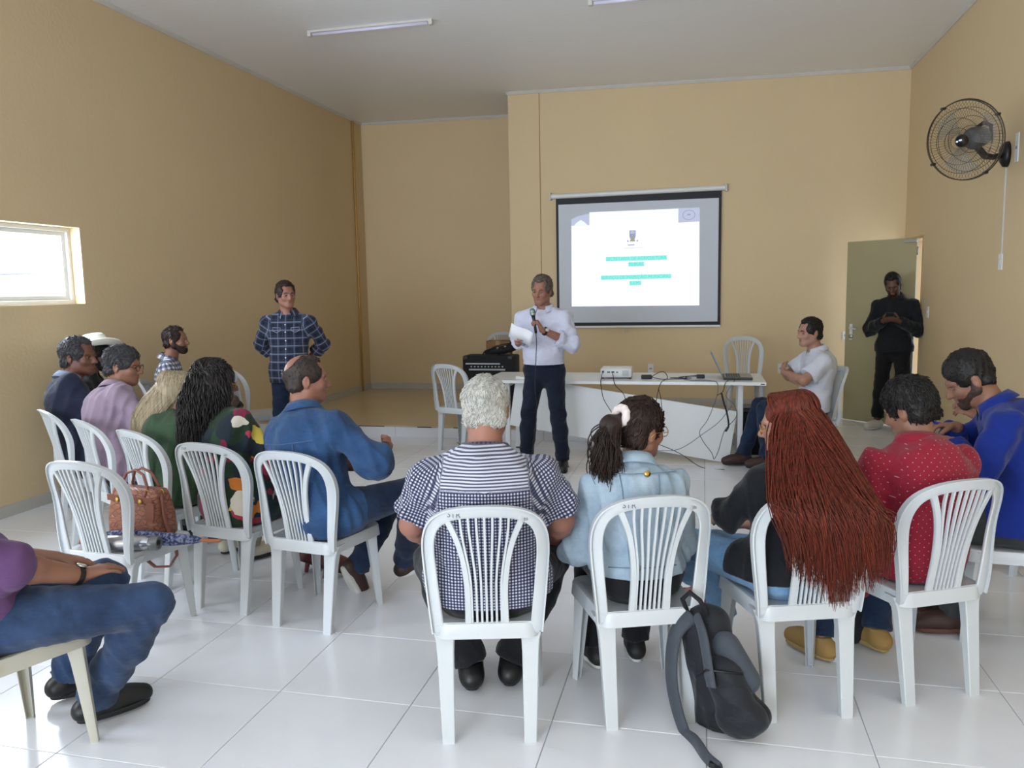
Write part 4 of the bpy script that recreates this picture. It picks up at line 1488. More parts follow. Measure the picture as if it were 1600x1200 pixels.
def top_wear(c, mat, sleeve='short', name='shirt', hem=.02, e=.013, amp=.0045, cvox=None, slack=.012, frac=.55, yoke=None, folds=46, hemflare=0.0, vneck=0.0, planar=True, seed=1, collar=None, skirt=None):
    S = Sdf(); up, right, fwd = c['up'], c['right'], c['fwd']
    c['torso'](S, e)
    hemp = c['pel'] - A3(0, 0, hem)
    g = c['g']
    S.ell(c['pel'] + A3(0, 0, .005) + c['hf'] * .010, (.163 * g + e + hemflare, .117 * g + e + hemflare * .6, .11 + max(0, hem)), np.stack([c['hr'], c['hf'], A3(0, 0, 1)], 1), .05)
    cutp = [(hemp, A3(0, 0, -1))]
    bones = [(c['pel'], c['neck'], .13, right, planar)]
    ar = c['ar']
    for s in (0, 1):
        sh, el, wr = c['shl'][s], c['el'][s], c['wr'][s]
        d1 = unit(el - sh); d2 = unit(wr - el)
        ref = right * (1 if s == 0 else -1)
        if sleeve == 'short':
            end = sh + (el - sh) * frac * 1.25
            S.cone(sh, sh + (el - sh) * (frac * 1.25 + .3), .056 * ar + e * .6, .054 * ar + e + slack * .9, .03, cut=[(end, d1)])
            bones.append((sh, el, .06 * ar, ref, False))
        elif sleeve in ('long', 'rolled', 'elbow'):
            f2 = {'long': .97, 'rolled': .45, 'elbow': .12}[sleeve]
            S.cone(sh, el, .051 * ar + e * .7, .046 * ar + e + slack * .4, .03)
            end = el + (wr - el) * f2
            S.cone(el, el + (wr - el) * (f2 + .25), .046 * ar + e + slack * .4, (.040 if sleeve != 'long' else .031) * ar + e * .8, .02, cut=[(end, d2)])
            if sleeve == 'rolled':
                S.cone(end - d2 * .05, end + d2 * .02, .045 * ar + e + .006, .044 * ar + e + .006, .004, cut=[(end, d2), (end - d2 * .05, -d2)])
            bones.append((sh, el, .06 * ar, ref, False)); bones.append((el, wr, .05 * ar, ref, False))
        elif sleeve == 'none':
            pass
    if hem > .015:
        for s in (0, 1):
            h_, k_ = c['hip'][s], c['knee'][s]
            S.cone(h_, h_ + (k_ - h_) * .22, .082 * c['lr'] * g + e + .004, .076 * c['lr'] * g + e + .004, .03)
    # neck opening
    nk = c['neck']; hn = unit(c['hp'](0, -.022, -.045) - (nk - up * .05))
    S.cone(nk - hn * .0, nk + hn * .2, c['nr'] + .004, c['nr'] + .012, .006, sub=True)
    if vneck:
        S.cone(nk + fwd * .075 - up * .01, nk + fwd * .085 - up * vneck, .03, .012, .01, sub=True)
    V, F = S.mesh(cvox or max(.008, c['vox']))
    # remove tiny anchor island and cut everything under the hem (arms stay whole)
    N = vnormals(V, F)
    A = fold(V, folds, seed, (1, 1, .55))
    # stronger folds at elbows, armpits and waist
    w = np.full(len(V), .45)
    for p_ in list(c['el']) + [c['waist'] + right * .1, c['waist'] - right * .1] + [q - up * .1 for q in c['shl']]:
        w += .9 * np.exp(-((V - p_) ** 2).sum(1) / (2 * .07 ** 2))
    A = np.where(V[:, 2] < c['pel'][2] + .22, np.maximum(A, -.12), A)
    V = V + N * (A * w * amp * 2.5)[:, None]
    vx = cvox or max(.008, c['vox'])
    rim = (V[:, 2] < hemp[2]) & (V[:, 2] > hemp[2] - 1.3 * vx)
    below = (V[:, 2] <= hemp[2] - 1.3 * vx)
    da = np.minimum.reduce([np.linalg.norm(V - (c['el'][s] + np.clip(((V - c['el'][s]) @ (c['wr'][s] - c['el'][s])) / ((c['wr'][s] - c['el'][s]) @ (c['wr'][s] - c['el'][s])), 0, 1)[:, None] * (c['wr'][s] - c['el'][s])), axis=1) for s in (0, 1)])
    below &= da > .09
    V[rim & (da > .09), 2] = hemp[2]
    keep = ~below[F].any(1)
    F = F[keep]
    used = np.zeros(len(V), bool); used[F.ravel()] = True
    mp = np.cumsum(used) - 1; V = V[used]; F = mp[F]
    uv = bones_uv(V, bones)
    if yoke is not None:      # horizontal stripes on the yoke: collapse u
        m = (uv[:, 2] == 0) & (uv[:, 1] > yoke)
        uv[m, 0] = .003
    o = fast_mesh(name, V, F, mat, c['root'], {'pat': uv})
    so = o.modifiers.new('thick', 'SOLIDIFY'); so.thickness = .003; so.offset = 1
    if collar:
        make_collar(c, mat if collar is True else collar, o)
    c['top'] = o
    return o


def make_collar(c, mat, parent, h=.034, open_=.50, r=None):
    r = r or c['nr'] + .009
    up = unit(c['hp'](0, -.022, -.045) - (c['neck'] - c['up'] * .05)); fwd = unit(c['fwd'] - up * (c['fwd'] @ up)); right = np.cross(fwd, up)
    base = c['neck'] - c['up'] * .004
    n = 36; V = []; F = []
    rows = [(-.004, 1.0, 0), (h * .5, .98, .000), (h, .98, .001), (h + .002, 1.04, .004), (h * .45, 1.16, .010), (-.012, 1.30, .014), (-.014, 1.24, .012), (h * .4, 1.08, .006)]
    for i in range(n + 1):
        a = open_ + (2 * PI - 2 * open_) * i / n           # from front, around the back
        edge = max(0, 1 - min(i, n - i) / 5.0)
        for (z, k, o_) in rows:
            dd = fwd * math.cos(a) + right * math.sin(a) * 1.06
            zz = z - (.022 * edge if z < h * .5 else .006 * edge)
            V.append(tuple(base + up * (zz + .010 * (1 - math.cos(a)) * .5 * 1.0 - .006) + dd * (r * k + o_)))
    m = len(rows)
    for i in range(n):
        for j in range(m):
            a = i * m + j; b_ = i * m + (j + 1) % m
            F.append((a, b_, b_ + m, a + m))
    F.append(tuple(range(m - 1, -1, -1))); F.append(tuple(n * m + j for j in range(m)))
    V = np.array(V)
    o = fast_mesh('collar', V, np.array([f for f in F if len(f) == 4]), mat, parent, {'pat': np.stack([np.arange(len(V)) % m * .006, np.repeat(np.arange(n + 1), m) * .009, np.zeros(len(V))], 1)})
    return o


def bottom_wear(c, mat, e=.012, amp=.007, name='trousers', end=1.0, cvox=None, belt=None, seed=5, waist_z=.07, wide=0.0, cuff=None):
    S = Sdf(); g, lr = c['g'], c['lr']
    q_ = 1.0 if belt else .55
    S.ell(c['pel'], ((.150 + .012 * q_) * g + e * q_, (.106 + .014 * q_) * g + e * q_, .11 + e), np.stack([c['hr'], c['hf'], A3(0, 0, 1)], 1), .05)
    tp = c['pel'] + c['up'] * (waist_z + .08)
    S.cone(c['pel'], tp, (.130 + .012 * q_) * g + e * 1.1 * q_, (.126 + .014 * q_) * g + e * 1.1 * q_, .03, (c['fwd'], .84), cut=[(c['pel'] + c['up'] * waist_z, c['up'])])
    bones = []
    for s in (0, 1):
        h, k, a = c['hip'][s], c['knee'][s], c['ank'][s]
        S.cone(h, k, .080 * lr * g + e, .058 * lr + e, .045)
        d = unit(a - k)
        endp = k + (a - k) * end
        S.cone(k, k + (a - k) * (end + .25), .058 * lr + e, .052 * lr + e + wide, .025, cut=[(endp, d)])
        S.ell(k + (a - k) * .3 - unit(np.cross(np.cross(d, A3(0, 1, 0)), d)) * .012, (.052 * lr + e, .056 * lr + e, .12), None, .04)
        bones += [(h, k, .075 * lr, A3(1 if s == 0 else -1, 0, 0), False), (k, a, .055 * lr, A3(1 if s == 0 else -1, 0, 0), False)]
    V, F = S.mesh(cvox or max(.0085, c['vox']))
    N = vnormals(V, F); A = fold(V, 42, seed, (1, 1, .8))
    w = np.full(len(V), .4)
    for p_ in list(c['knee']) + list(c['hip']) + [c['ank'][0] + (c['knee'][0] - c['ank'][0]) * .15, c['ank'][1] + (c['knee'][1] - c['ank'][1]) * .15]:
        w += 1.0 * np.exp(-((V - p_) ** 2).sum(1) / (2 * .06 ** 2))
    if not belt: A = np.where(V[:, 2] > c['pel'][2] - .06, np.minimum(A, 0), A)
    V = V + N * (A * w * amp * 1.4)[:, None]
    o = fast_mesh(name, V, F, mat, c['root'], {'pat': bones_uv(V, bones)})
    if belt:
        up = c['up']; ctr = c['pel'] + up * (waist_z - .012)
        fw = c['fwd']; rt = c['right']; n = 40; b_ = MB(); V = []; Fq = []
        ra, rb = .143 * g + e * 1.25, (.143 * g + e * 1.25) * .86
        if c['P'].get('belly'): pass
        for i in range(n):
            a = 2 * PI * i / n
            for (dr, dz) in ((0, -.016), (.004, -.016), (.004, .016), (0, .016)):
                V.append(tuple(ctr + rt * math.cos(a) * (ra + dr) + fw * math.sin(a) * (rb + dr) + up * dz))
        for i in range(n):
            for j in range(4):
                p_ = i * 4 + j; q = i * 4 + (j + 1) % 4; r_ = ((i + 1) % n) * 4
                Fq.append((p_, r_ + j, r_ + (j + 1) % 4, q))
        bo = mesh_obj('belt', V, Fq, belt, o, smooth=True, autos=40)
        p_ = ctr + fw * (rb + .006)
        q = Matrix((tuple(rt) + (p_[0],), tuple(fw) + (p_[1],), tuple(up) + (p_[2],), (0, 0, 0, 1)))
        q = Matrix(((rt[0], fw[0], up[0], p_[0]), (rt[1], fw[1], up[1], p_[1]), (rt[2], fw[2], up[2], p_[2]), (0, 0, 0, 1)))
        MB().box(-.022, .022, -.003, .003, -.018, .018, .002, q).obj('belt_buckle', M['steel'], o)
    return o


def shoes(c, mat, sole=None, size=1.0, kind='shoe', heel=0.0, only=None):
    for s in (0, 1):
        if only is not None and s != only: continue
        a = c['ank'][s]; P = c['P']
        th = D(90 + P.get('toe', (8, -8))[s])
        td = unit(P['toed'][s]) if P.get('toed') else A3(math.cos(th), math.sin(th), 0)
        upv = A3(0, 0, 1) - td * td[2]; upv = unit(upv)
        if P.get('shup') and P['shup'][s] is not None: upv = unit(np.array(P['shup'][s]) - td * (np.dot(P['shup'][s], td)))
        sd = np.cross(td, upv)
        o_ = a - upv * .085                                    # point on the sole under the ankle
        z = size
        S = Sdf()
        S.cone(o_ - td * .045 * z + upv * .045, o_ + td * .05 * z + upv * .045, .040 * z, .042 * z, .02)
        S.cone(o_ + td * .05 * z + upv * .043, o_ + td * .165 * z + upv * .034, .042 * z, .036 * z, .02)
        S.cone(o_ - td * .02 * z + upv * .05, a + upv * .005 - td * .005, .038 * z, .040 * z, .03)
        S.ell(o_ + td * .08 * z + upv * .058, (.038 * z, .075 * z, .035), np.stack([sd, td, upv], 1), .03)
        S.ops = [(o[0], o[1], o[2], o[3], o[4], o[5], o[6], o[7], [(o_ + upv * .014, -upv), (a + upv * .012, upv)]) for o in S.ops]
        V, F = S.mesh(max(.006, c['vox'] * .9))
        sh = fast_mesh(kind, V, F, mat, c['root'])
        out = []
        for k in range(28):
            t = 2 * PI * k / 28
            y = math.copysign(abs(math.cos(t)) ** .8, math.cos(t)); x = math.copysign(abs(math.sin(t)) ** .62, math.sin(t))
            yy = (.06 + y * .128) * z
            w = .041 * (1 + .10 * math.sin((yy / z - .02) * 14)) * z
            out.append((x * w * (1 - .12 * max(0, -y)), yy))
        V = []; Fq = []
        for zz, k in ((0.0, .95), (.004, 1.0), (.018, 1.0), (.021, .96)):
            for (x, y) in out: V.append(tuple(o_ + sd * x * k + td * ((y - .06 * z) * k + .06 * z) + upv * zz))
        n = 28
        for r_ in range(3):
            for k in range(n): Fq.append((r_ * n + k, r_ * n + (k + 1) % n, (r_ + 1) * n + (k + 1) % n, (r_ + 1) * n + k))
        Fq.append(tuple(reversed(range(n)))); Fq.append(tuple(3 * n + k for k in range(n)))
        mesh_obj('sole', V, Fq, sole or sole_m, sh, smooth=True, autos=45)


def tufts(V, F, N, H, n, ln, seed, hc):
    """short strands lying over a hair shell"""
    rng = np.random.RandomState(seed); idx = rng.randint(0, len(V), n)
    P, Nn = V[idx] - N[idx] * .003, N[idx]
    yl = ((P - hc) @ H[:, 1])[:, None]; fr = np.clip((yl - .0) / .04, 0, 1)
    dn = (-H[:, 2] * .8 - H[:, 1] * .25) * (1 - fr) + (-H[:, 1] + H[:, 2] * .15) * fr; dn = dn + rng.randn(n, 3) * .34
    T_ = dn - Nn * (dn * Nn).sum(1, keepdims=True); T_ /= np.linalg.norm(T_, axis=1, keepdims=True) + 1e-9
    B_ = np.cross(T_, Nn); L_ = ln * rng.uniform(.6, 1.3, n)[:, None]
    rows = []
    for t, r, l in ((0, .0035, 0), (.35, .0038, .25), (.7, .0028, .36), (1, .0004, .34)):
        c_ = P + T_ * L_ * t + Nn * (L_ * l * .55)
        rows.append(np.stack([c_ + B_ * r, c_ + Nn * r * .8, c_ - B_ * r, c_ - Nn * r * .8], 1))
    R_ = np.stack(rows, 1).reshape(-1, 3)
    base = len(V) + np.arange(n)[:, None] * 16; q = []
    for i in range(3):
        for j in range(4):
            a, b_ = i * 4 + j, i * 4 + (j + 1) % 4
            q.append(np.stack([base[:, 0] + a, base[:, 0] + b_, base[:, 0] + b_ + 4, base[:, 0] + a + 4], 1))
    return np.concatenate([V, R_]), np.concatenate([F] + q)


def hair_cap(c, mat, e=.010, front=.040, top=.0, nape=-.062, side=-.03, amp=.0022, bald=None, sub=None, seed=3, name='hair', vox=None, fr=120, recede=0.0, fade=False, extra=None, tuft=900, tlen=.026):
    """short hair: shell over the skull without face, ears and neck"""
    hp, H, hs = c['hp'], c['H'], c['hs']
    S = Sdf()
    S.ell(hp(0, -.014, .034 + top * .5), A3(.078 + e, .098 + e, .090 + e + top) * hs, H, .01)
    S.cone(hp(-.045, -.055, -.03), hp(.045, -.055, -.03), (.030 + e * .7) * hs, (.030 + e * .7) * hs, .02)
    if extra: extra(S, hp, H)
    # face area
    S.ell(hp(0, .130, -.050), A3(.096, .098, .122 + recede) * hs, H, .012, sub=True)
    if recede:
        for s in (-1, 1): S.ell(hp(.045 * s, .10, .085), A3(.03, .055, .035) * hs, H, .012, sub=True)
        S.ell(hp(0, .13, .05), A3(.09, .075, .055 + recede) * hs, H, .012, sub=True)
    for s in (-1, 1):
        S.ell(hp(.085 * s, .020, -.058), A3(.05, .040, .045) * hs, H, .010, sub=True)
        S.ell(hp(.088 * s, -.010, -.012), A3(.020, .024, .036) * hs, H, .008, sub=True)
    S.cone(hp(-.2, -.02, nape - .08), hp(.2, -.02, nape - .08), .085 * hs, .085 * hs, .012, sub=True)
    if bald: 
        for b_ in bald: S.ell(hp(*b_[0]), A3(*b_[1]) * hs, H, .012, sub=True)
    V, F = S.mesh(vox or max(.0055, c['vox'] * .8))
    N = vnormals(V, F)
    V = V + N * (fold(V, fr, seed, (1, 1, .6)) * amp + fold(V, fr * .35, seed + 1) * amp)[:, None]
    if tuft: V, F = tufts(V, F, vnormals(V, F), H, tuft, tlen, seed, c['hc'])
    o = fast_mesh(name, V, F, mat, c['body'])
    return o


def beard(c, mat, e=.006, full=True):
    hp, H, hs = c['hp'], c['H'], c['hs']; S = Sdf()
    S.ell(hp(0, .022, -.022), A3(.063 + e, .074 + e, .082 + e) * hs, H, .008, cut=[(hp(0, .05, -.040), H @ A3(0, .25, 1)), (hp(0, .004, 0), H @ A3(0, -1, 0))])
    S.cone(hp(0, .070, -.088), hp(0, .062, -.08), (.024 + e) * hs, (.026 + e) * hs, .03)
    for s in (-1, 1):
        S.cone(hp(.055 * s, .0, -.040), hp(.018 * s, .066, -.088), (.022 + e) * hs, (.020 + e) * hs, .02)
        S.cone(hp(.062 * s, .004, -.004), hp(.058 * s, .006, -.05), (.012 + e) * hs, (.018 + e) * hs, .01)
    S.cone(hp(-.022, .083, -.044), hp(.022, .083, -.044), (.0045 + e * .5) * hs, (.0045 + e * .5) * hs, .005)
    S.ell(hp(0, .100, -.0575), A3(.024, .016, .0085) * hs, H, .004, sub=True)
    S.ell(hp(0, .098, -.016), A3(.046, .06, .022) * hs, H, .006, sub=True)
    V, F = S.mesh(.005)
    V = V + vnormals(V, F) * (fold(V, 220, 9) * .0015)[:, None]
    return fast_mesh('beard', V, F, mat, c['body'])


def locks(c, mat, paths, name='hair', n=8, sides=5, extra=None, vox=.008, amp=.004, fr=70, stretch=(1, 1, .25)):
    """long hair: a smooth mass (extra) plus many tapered strands along the given paths [(points, radius)]"""
    V0 = np.zeros((0, 3)); F0 = np.zeros((0, 4), int)
    if extra is not None:
        S = Sdf(); extra(S); V0, F0 = S.mesh(vox)
        V0 = V0 + vnormals(V0, F0) * (fold(V0, fr, 4, stretch) * amp + fold(V0, fr * .4, 5, stretch) * amp)[:, None]
    Vs = [V0]; Fs = [F0]; base = len(V0)
    for pts, r in paths:
        P_ = np.array(pts); m = len(P_)
        T_ = np.gradient(P_, axis=0); T_ /= np.linalg.norm(T_, axis=1, keepdims=True) + 1e-9
        ref = np.array([.3, .9, .2]); X_ = np.cross(T_, ref); X_ /= np.linalg.norm(X_, axis=1, keepdims=True) + 1e-9; Y_ = np.cross(T_, X_)
        t = np.linspace(0, 1, m); rad = r * (np.minimum(1, .35 + 3 * t) * (1 - .85 * t ** 3))
        ang = np.arange(sides) * 2 * PI / sides
        ring = P_[:, None] + (X_[:, None] * np.cos(ang)[None, :, None] + Y_[:, None] * np.sin(ang)[None, :, None]) * rad[:, None, None]
        Vs.append(ring.reshape(-1, 3))
        i, j = np.meshgrid(np.arange(m - 1), np.arange(sides), indexing='ij')
        a = i * sides + j; b_ = i * sides + (j + 1) % sides
        Fs.append(np.stack([a, b_, b_ + sides, a + sides], -1).reshape(-1, 4) + base); base += m * sides
    return fast_mesh(name, np.concatenate(Vs), np.concatenate(Fs), mat, c['body'])



def skull_path(hp, th, lo=0.0, k=1.03, y0=0.0, n=5):
    """points from the parting over the skull down to its side; th = 0 is the back of the head"""
    out = []
    for i in range(n):
        ph = 1.45 + (lo - 1.45) * i / (n - 1)
        out.append(hp(.086 * k * math.sin(th) * math.cos(ph), -.012 - .104 * k * math.cos(th) * math.cos(ph) + y0 * (1 - i / (n - 1)), .034 + .096 * k * math.sin(ph)))
    return out


def crm(ctrl, sub_=4):
    ctrl = [np.array(v) for v in ctrl]; pts = []
    for i in range(len(ctrl) - 1):
        p0 = ctrl[max(i - 1, 0)]; p1 = ctrl[i]; p2 = ctrl[i + 1]; p3 = ctrl[min(i + 2, len(ctrl) - 1)]
        for q in range(sub_):
            t = q / sub_
            pts.append(.5 * (2 * p1 + (p2 - p0) * t + (2 * p0 - 5 * p1 + 4 * p2 - p3) * t * t + (3 * p1 - p0 - 3 * p2 + p3) * t ** 3))
    pts.append(ctrl[-1]); return pts


def glasses(c, mat, r=.021, dark=False):
    hp = c['hp']; b_ = MB()
    for s in (-1, 1):
        b_.tube([tuple(hp(.032 * s + r * 1.12 * math.cos(a * PI / 10), .104 - abs(math.cos(a * PI / 10)) * .003, .000 + r * .92 * math.sin(a * PI / 10))) for a in range(21)], .0018, 6)
        b_.tube([tuple(hp(s * .055, .101, .006)), tuple(hp(s * .078, .075, .008)), tuple(hp(s * .083, .0, .006)), tuple(hp(s * .083, -.02, -.010))], .0018, 6)
    b_.tube([tuple(hp(-.010, .105, .003)), tuple(hp(0, .109, .006)), tuple(hp(.010, .105, .003))], .0018, 6)
    o = b_.obj('eyeglasses', mat, c['root'], smooth=True)
    return o


def watch(c, s, strap, face='#C9C6BE', back=.022, n=(0, 0, 1), off=0.0):
    wr, el = c['wr'][s], c['el'][s]; d = unit(wr - el); p_ = wr - d * back; r = .031 * c['ar'] + off
    n = unit(np.array(n) - d * np.dot(n, d)); t = np.cross(d, n)
    b_ = MB(); ring = []
    b_.tube([tuple(p_ + (n * math.cos(a * PI / 12) * .9 + t * math.sin(a * PI / 12)) * r) for a in range(25)], .010, 8, flat=(tuple(n), 1.0))
    V = np.array(b_.V); 
    o = None
    # strap as flat band
    V = []; F = []
    for a in range(24):
        an = a * PI / 12; e_ = n * math.cos(an) * .92 + t * math.sin(an)
        for (w, rr) in ((-.009, r), (-.009, r + .003), (.009, r + .003), (.009, r)):
            V.append(tuple(p_ + e_ * rr + d * w))
    for a in range(24):
        for j in range(4):
            F.append((a * 4 + j, ((a + 1) % 24) * 4 + j, ((a + 1) % 24) * 4 + (j + 1) % 4, a * 4 + (j + 1) % 4))
    o = mesh_obj('wristwatch', V, F, strap, c['root'], smooth=True, autos=40)
    q = Matrix(((d[0], t[0], n[0], (p_ + n * (r * .92 + .001))[0]), (d[1], t[1], n[1], (p_ + n * (r * .92 + .001))[1]), (d[2], t[2], n[2], (p_ + n * (r * .92 + .001))[2]), (0, 0, 0, 1)))
    cs = MB().lathe([(.0, 0), (.0165, 0), (.018, .003), (.017, .007), (.0, .0075)], 20, q, cap=False).obj('watch_case', M['steel'], o, smooth=True)
    MB().lathe([(.0, .0076), (.014, .0076), (.0, .0078)], 20, q, cap=False).obj('watch_dial', plain('watch_dial', face, .3), o)
    return o

# ------------------------------------------------------------------ the people
SK_tan = skin('skin_tan', '#8C6450'); SK_brown = skin('skin_brown', '#6E4838'); SK_light = skin('skin_light', '#A47C6A'); SK_dark = skin('skin_dark', '#5A3C2F'); SK_red = skin('skin_ruddy', '#926656')
H_black = hair_m('hair_black', '#0A0909', '#1E1A19', (40, 40, 40)); H_brown = hair_m('hair_brown', '#1C1411', '#3A2B25', (40, 40, 40))
H_grey = hair_m('hair_grey_mixed', '#1C1B1D', '#48474B', (50, 50, 50)); H_white = hair_m('hair_white', '#8A8984', '#C4C2BB', (45, 45, 45), .7)
H_gb = hair_m('hair_grey_brown', '#3A322C', '#6E6258', (40, 40, 40))
jeans = denim('jeans_mid_blue', '#1B2C48', '#3A5C86'); jeans_d = denim('jeans_dark_blue', '#10192C', '#22344F'); jeans_l = denim('jeans_light_blue', '#53789C', '#7FA2C2')
navy_p = denim('jeans_navy', '#0C1222', '#161F33'); black_p = cloth('black_trousers', '#17181C', .15); char_p = cloth('charcoal_trousers', '#34383A', .12); khaki_p = cloth('brown_trousers', '#5A4032', .15)
sh_black = plain('black_shoe_leather', '#0E0F11', .45, .15, bump=.1); sh_brown = plain('brown_shoe_leather', '#3A2520', .6, .15, bump=.1); sh_white = plain('white_sneaker', '#CFCBC2', .6); sh_tanb = plain('tan_boot', '#9A7A44', .7)
strap_b = plain('dark_watch_strap', '#15120F', .5)


def seated(**kw):
    b = dict(pel=(0, -.055, .555), neck=(0, -.095, 1.075), head=(0, -.045, 1.225), hd=(0, -8, 0),
             knee=[(-.13, .37, .50), (.13, .37, .50)], ank=[(-.12, .36, .095), (.12, .36, .095)],
             wr=[(-.13, .20, .615), (.13, .20, .615)],
             hand=[((.25, 1, -.25), (0, 0, -1), (1, 0, 0), .3), ((-.25, 1, -.25), (0, 0, -1), (-1, 0, 0), .3)], vox=.0075)
    b.update(kw); return b


def loc_of(x, y, deg):
    a = D(deg); ca, sa = math.cos(a), math.sin(a)
    return lambda X, Y, Z: ((X - x) * ca + (Y - y) * sa, -(X - x) * sa + (Y - y) * ca, Z)


# --- D1 grey-haired man, gingham shirt (centre, seen from behind)
c = person('grey-haired man in a navy and white gingham shirt seated with his back to the camera', (-.800, 2.865, 0), 14, seated(
    g=1.25, vox=.0065, pel=(0, -.045, .555), neck=(.0, -.005, 1.045), head=(.005, .055, 1.190), hd=(-4, -14, 0), bend=.045, sw=.205, nr=.066, hs=1.04, belly=.5,
    knee=[(-.25, .34, .50), (.27, .36, .50)], ank=[(-.085, .22, .095), (.085, .25, .095)], toe=(6, -8), ar=1.15, lr=1.12,
    wr=[(-.25, .23, .625), (.27, .23, .625)], elb=[(-.285, .0, .765), (.29, .01, .765)],
    hand=[((.3, 1, -.4), (0, -.3, -1), (1, 0, 0), .5), ((-.3, 1, -.4), (0, -.3, -1), (-1, 0, 0), .5)], face=False), SK_red)
bottom_wear(c, black_p, e=.013, belt=None)
ging = gingham('navy_gingham', '#1C2042', '#BFC1CE')
top_wear(c, ging, 'short', hem=.06, e=.016, yoke=.37, seed=11, collar=True, amp=.006, frac=.66, slack=.012)
hair_cap(c, H_white, e=.010, nape=-.058, amp=.0035, fr=90, tuft=3400, tlen=.018)
shoes(c, sh_black, size=1.2)

# --- D2 woman with a ponytail
c = person('woman with a dark ponytail, white scrunchie and pale blue denim jacket', (-.255, 3.085, 0), 21, seated(
    fem=True, g=.98, vox=.0065, pel=(0, -.045, .55), neck=(.005, .02, .965), head=(.045, .075, 1.085), hd=(-62, -6, 6), shyaw=-6, bend=.02, sw=.150, shroll=.02,
    knee=[(-.10, .38, .50), (.12, .38, .50)], ank=[(-.09, .30, .095), (.10, .33, .095)], wr=[(-.10, .26, .60), (.10, .26, .60)], arm=(.27, .23)), SK_tan)
bottom_wear(c, black_p, e=.010)
den = denim('pale_denim', '#8297A8', '#A8B9C6', 7)
jk = top_wear(c, den, 'long', name='denim_jacket', hem=-.01, e=.017, seed=21, amp=.008, slack=.014, collar=True, hemflare=.012)
shoes(c, plain('black_white_sneaker', '#1A1A1C', .6), sole_w, size=.92)
H_dkb = hair_m('hair_dark_brown', '#140D0B', '#33211B', (70, 70, 6))
hp = c['hp']
hair_cap(c, H_dkb, e=.011, front=.04, nape=-.06, amp=.002, fr=60)
rng = random.Random(4)
def pony_path(hp, root, tip, sag, r, wav, n=14, jit=.02, ph=0):
    a = np.array(root); b_ = np.array(tip); out = []
    j = np.array([rng.gauss(0, jit) for _ in range(3)])
    for i in range(n):
        t = i / (n - 1)
        p = a * (1 - t) + b_ * t + np.array(sag) * math.sin(t * PI) + j * math.sin(t * PI * .6) 
        p = p + np.array([math.sin(t * wav + ph) * .012 * t, math.cos(t * wav * .9 + ph) * .012 * t, 0])
        out.append(hp(*p))
    return (out, r)
paths = []
for k in range(620):
    an = rng.random() * 2 * PI; q = rng.random() ** .5
    root = (.012 * math.cos(an), -.112 + .01 * math.sin(an), .055 + .012 * math.sin(an))
    tip = (.02 + .055 * q * math.cos(an), -.150 + .045 * q * math.sin(an), -.215 + rng.uniform(-.06, .10))
    paths.append(pony_path(hp, root, tip, (.0, -.055, .02), .0028, 9, ph=rng.random() * 6, jit=.016))
def ex(S):
    S.cone(hp(0, -.115, .055), hp(.0, -.165, .02), .022, .040, .02); S.cone(hp(.0, -.165, .02), hp(.015, -.160, -.12), .044, .036, .02)
locks(c, H_dkb, paths, name='ponytail', extra=ex, vox=.007)
sc_ = MB()
for k in range(36):
    a0, a1 = 2 * PI * k / 36, 2 * PI * (k + 1) / 36
scr = []
Sx = Sdf()
for k in range(10):
    an = 2 * PI * k / 10
    ctr = (.030 * math.cos(an), -.118 + .012 * math.sin(an) * .4, .058 + .030 * math.sin(an))
    Sx.ell(hp(*ctr), (.017, .015, .018), None, .006)
V, F = Sx.mesh(.004); fast_mesh('hair_scrunchie', V, F, cloth('white_satin', '#D9CDCB', .06, .5), c['body'])
glasses(c, M['gold'], .022)
# jacket details: yoke seams, metal button, stitched hem
def seam(pts, r, mat, parent, name='seam'):
    return MB().tube([tuple(p_) for p_ in pts], r, 5).obj(name, mat, parent, smooth=True)
def on_back(c, u, v, off=.0):
    """a point on the back of the torso, u across, v up from the pelvis"""
    return c['pel'] + c['right'] * u + c['up'] * v - c['fwd'] * off
def snap(o, pts, dirn, lift=.002):
    """project points on a mesh along dirn (local space)"""
    me = o.data; n = len(me.vertices); co = np.empty(n * 3); me.vertices.foreach_get('co', co); co = co.reshape(-1, 3)
    dirn = unit(dirn); out = []
    for p_ in pts:
        d_ = co - p_; al = d_ @ dirn; lat = np.linalg.norm(d_ - al[:, None] * dirn, axis=1)
        m = lat < .012
        if not m.any(): m = lat < .03
        if not m.any(): out.append(np.array(p_)); continue
        k = al[m].min() if True else 0
        out.append(np.array(p_) + dirn * (k - lift))
    return out
st_m = plain('denim_stitching', '#6E8597', .8)
bk = c['fwd']
start = lambda u, v: c['pel'] + c['right'] * u + c['up'] * v - c['fwd'] * .5
seam(snap(jk, [start(u, .385) for u in np.linspace(-.15, .15, 16)], bk), .0022, st_m, jk)
for u0, u1 in ((-.075, -.05), (.075, .05)):
    seam(snap(jk, [start(u0 + (u1 - u0) * t, .38 - .36 * t) for t in np.linspace(0, 1, 14)], bk), .0020, st_m, jk)
seam(snap(jk, [start(u, .035) for u in np.linspace(-.13, .13, 14)], bk), .0022, st_m, jk)
p_ = snap(jk, [start(.025, .385)], bk, .004)[0]
bt = MB().lathe([(.0, 0), (.013, 0), (.013, .003), (.0, .004)], 16, Matrix.Translation(tuple(p_)) @ Matrix.Rotation(PI / 2, 4, 'X')).obj('badge', M['gold'], jk, smooth=True)
for u in (-.02,):
    p_ = snap(jk, [start(u, .035)], bk, .004)[0]
    MB().lathe([(.0, 0), (.009, 0), (.009, .003), (.0, .004)], 14, Matrix.Translation(tuple(p_)) @ Matrix.Rotation(PI / 2, 4, 'X')).obj('metal_button', M['steel'], jk, smooth=True)

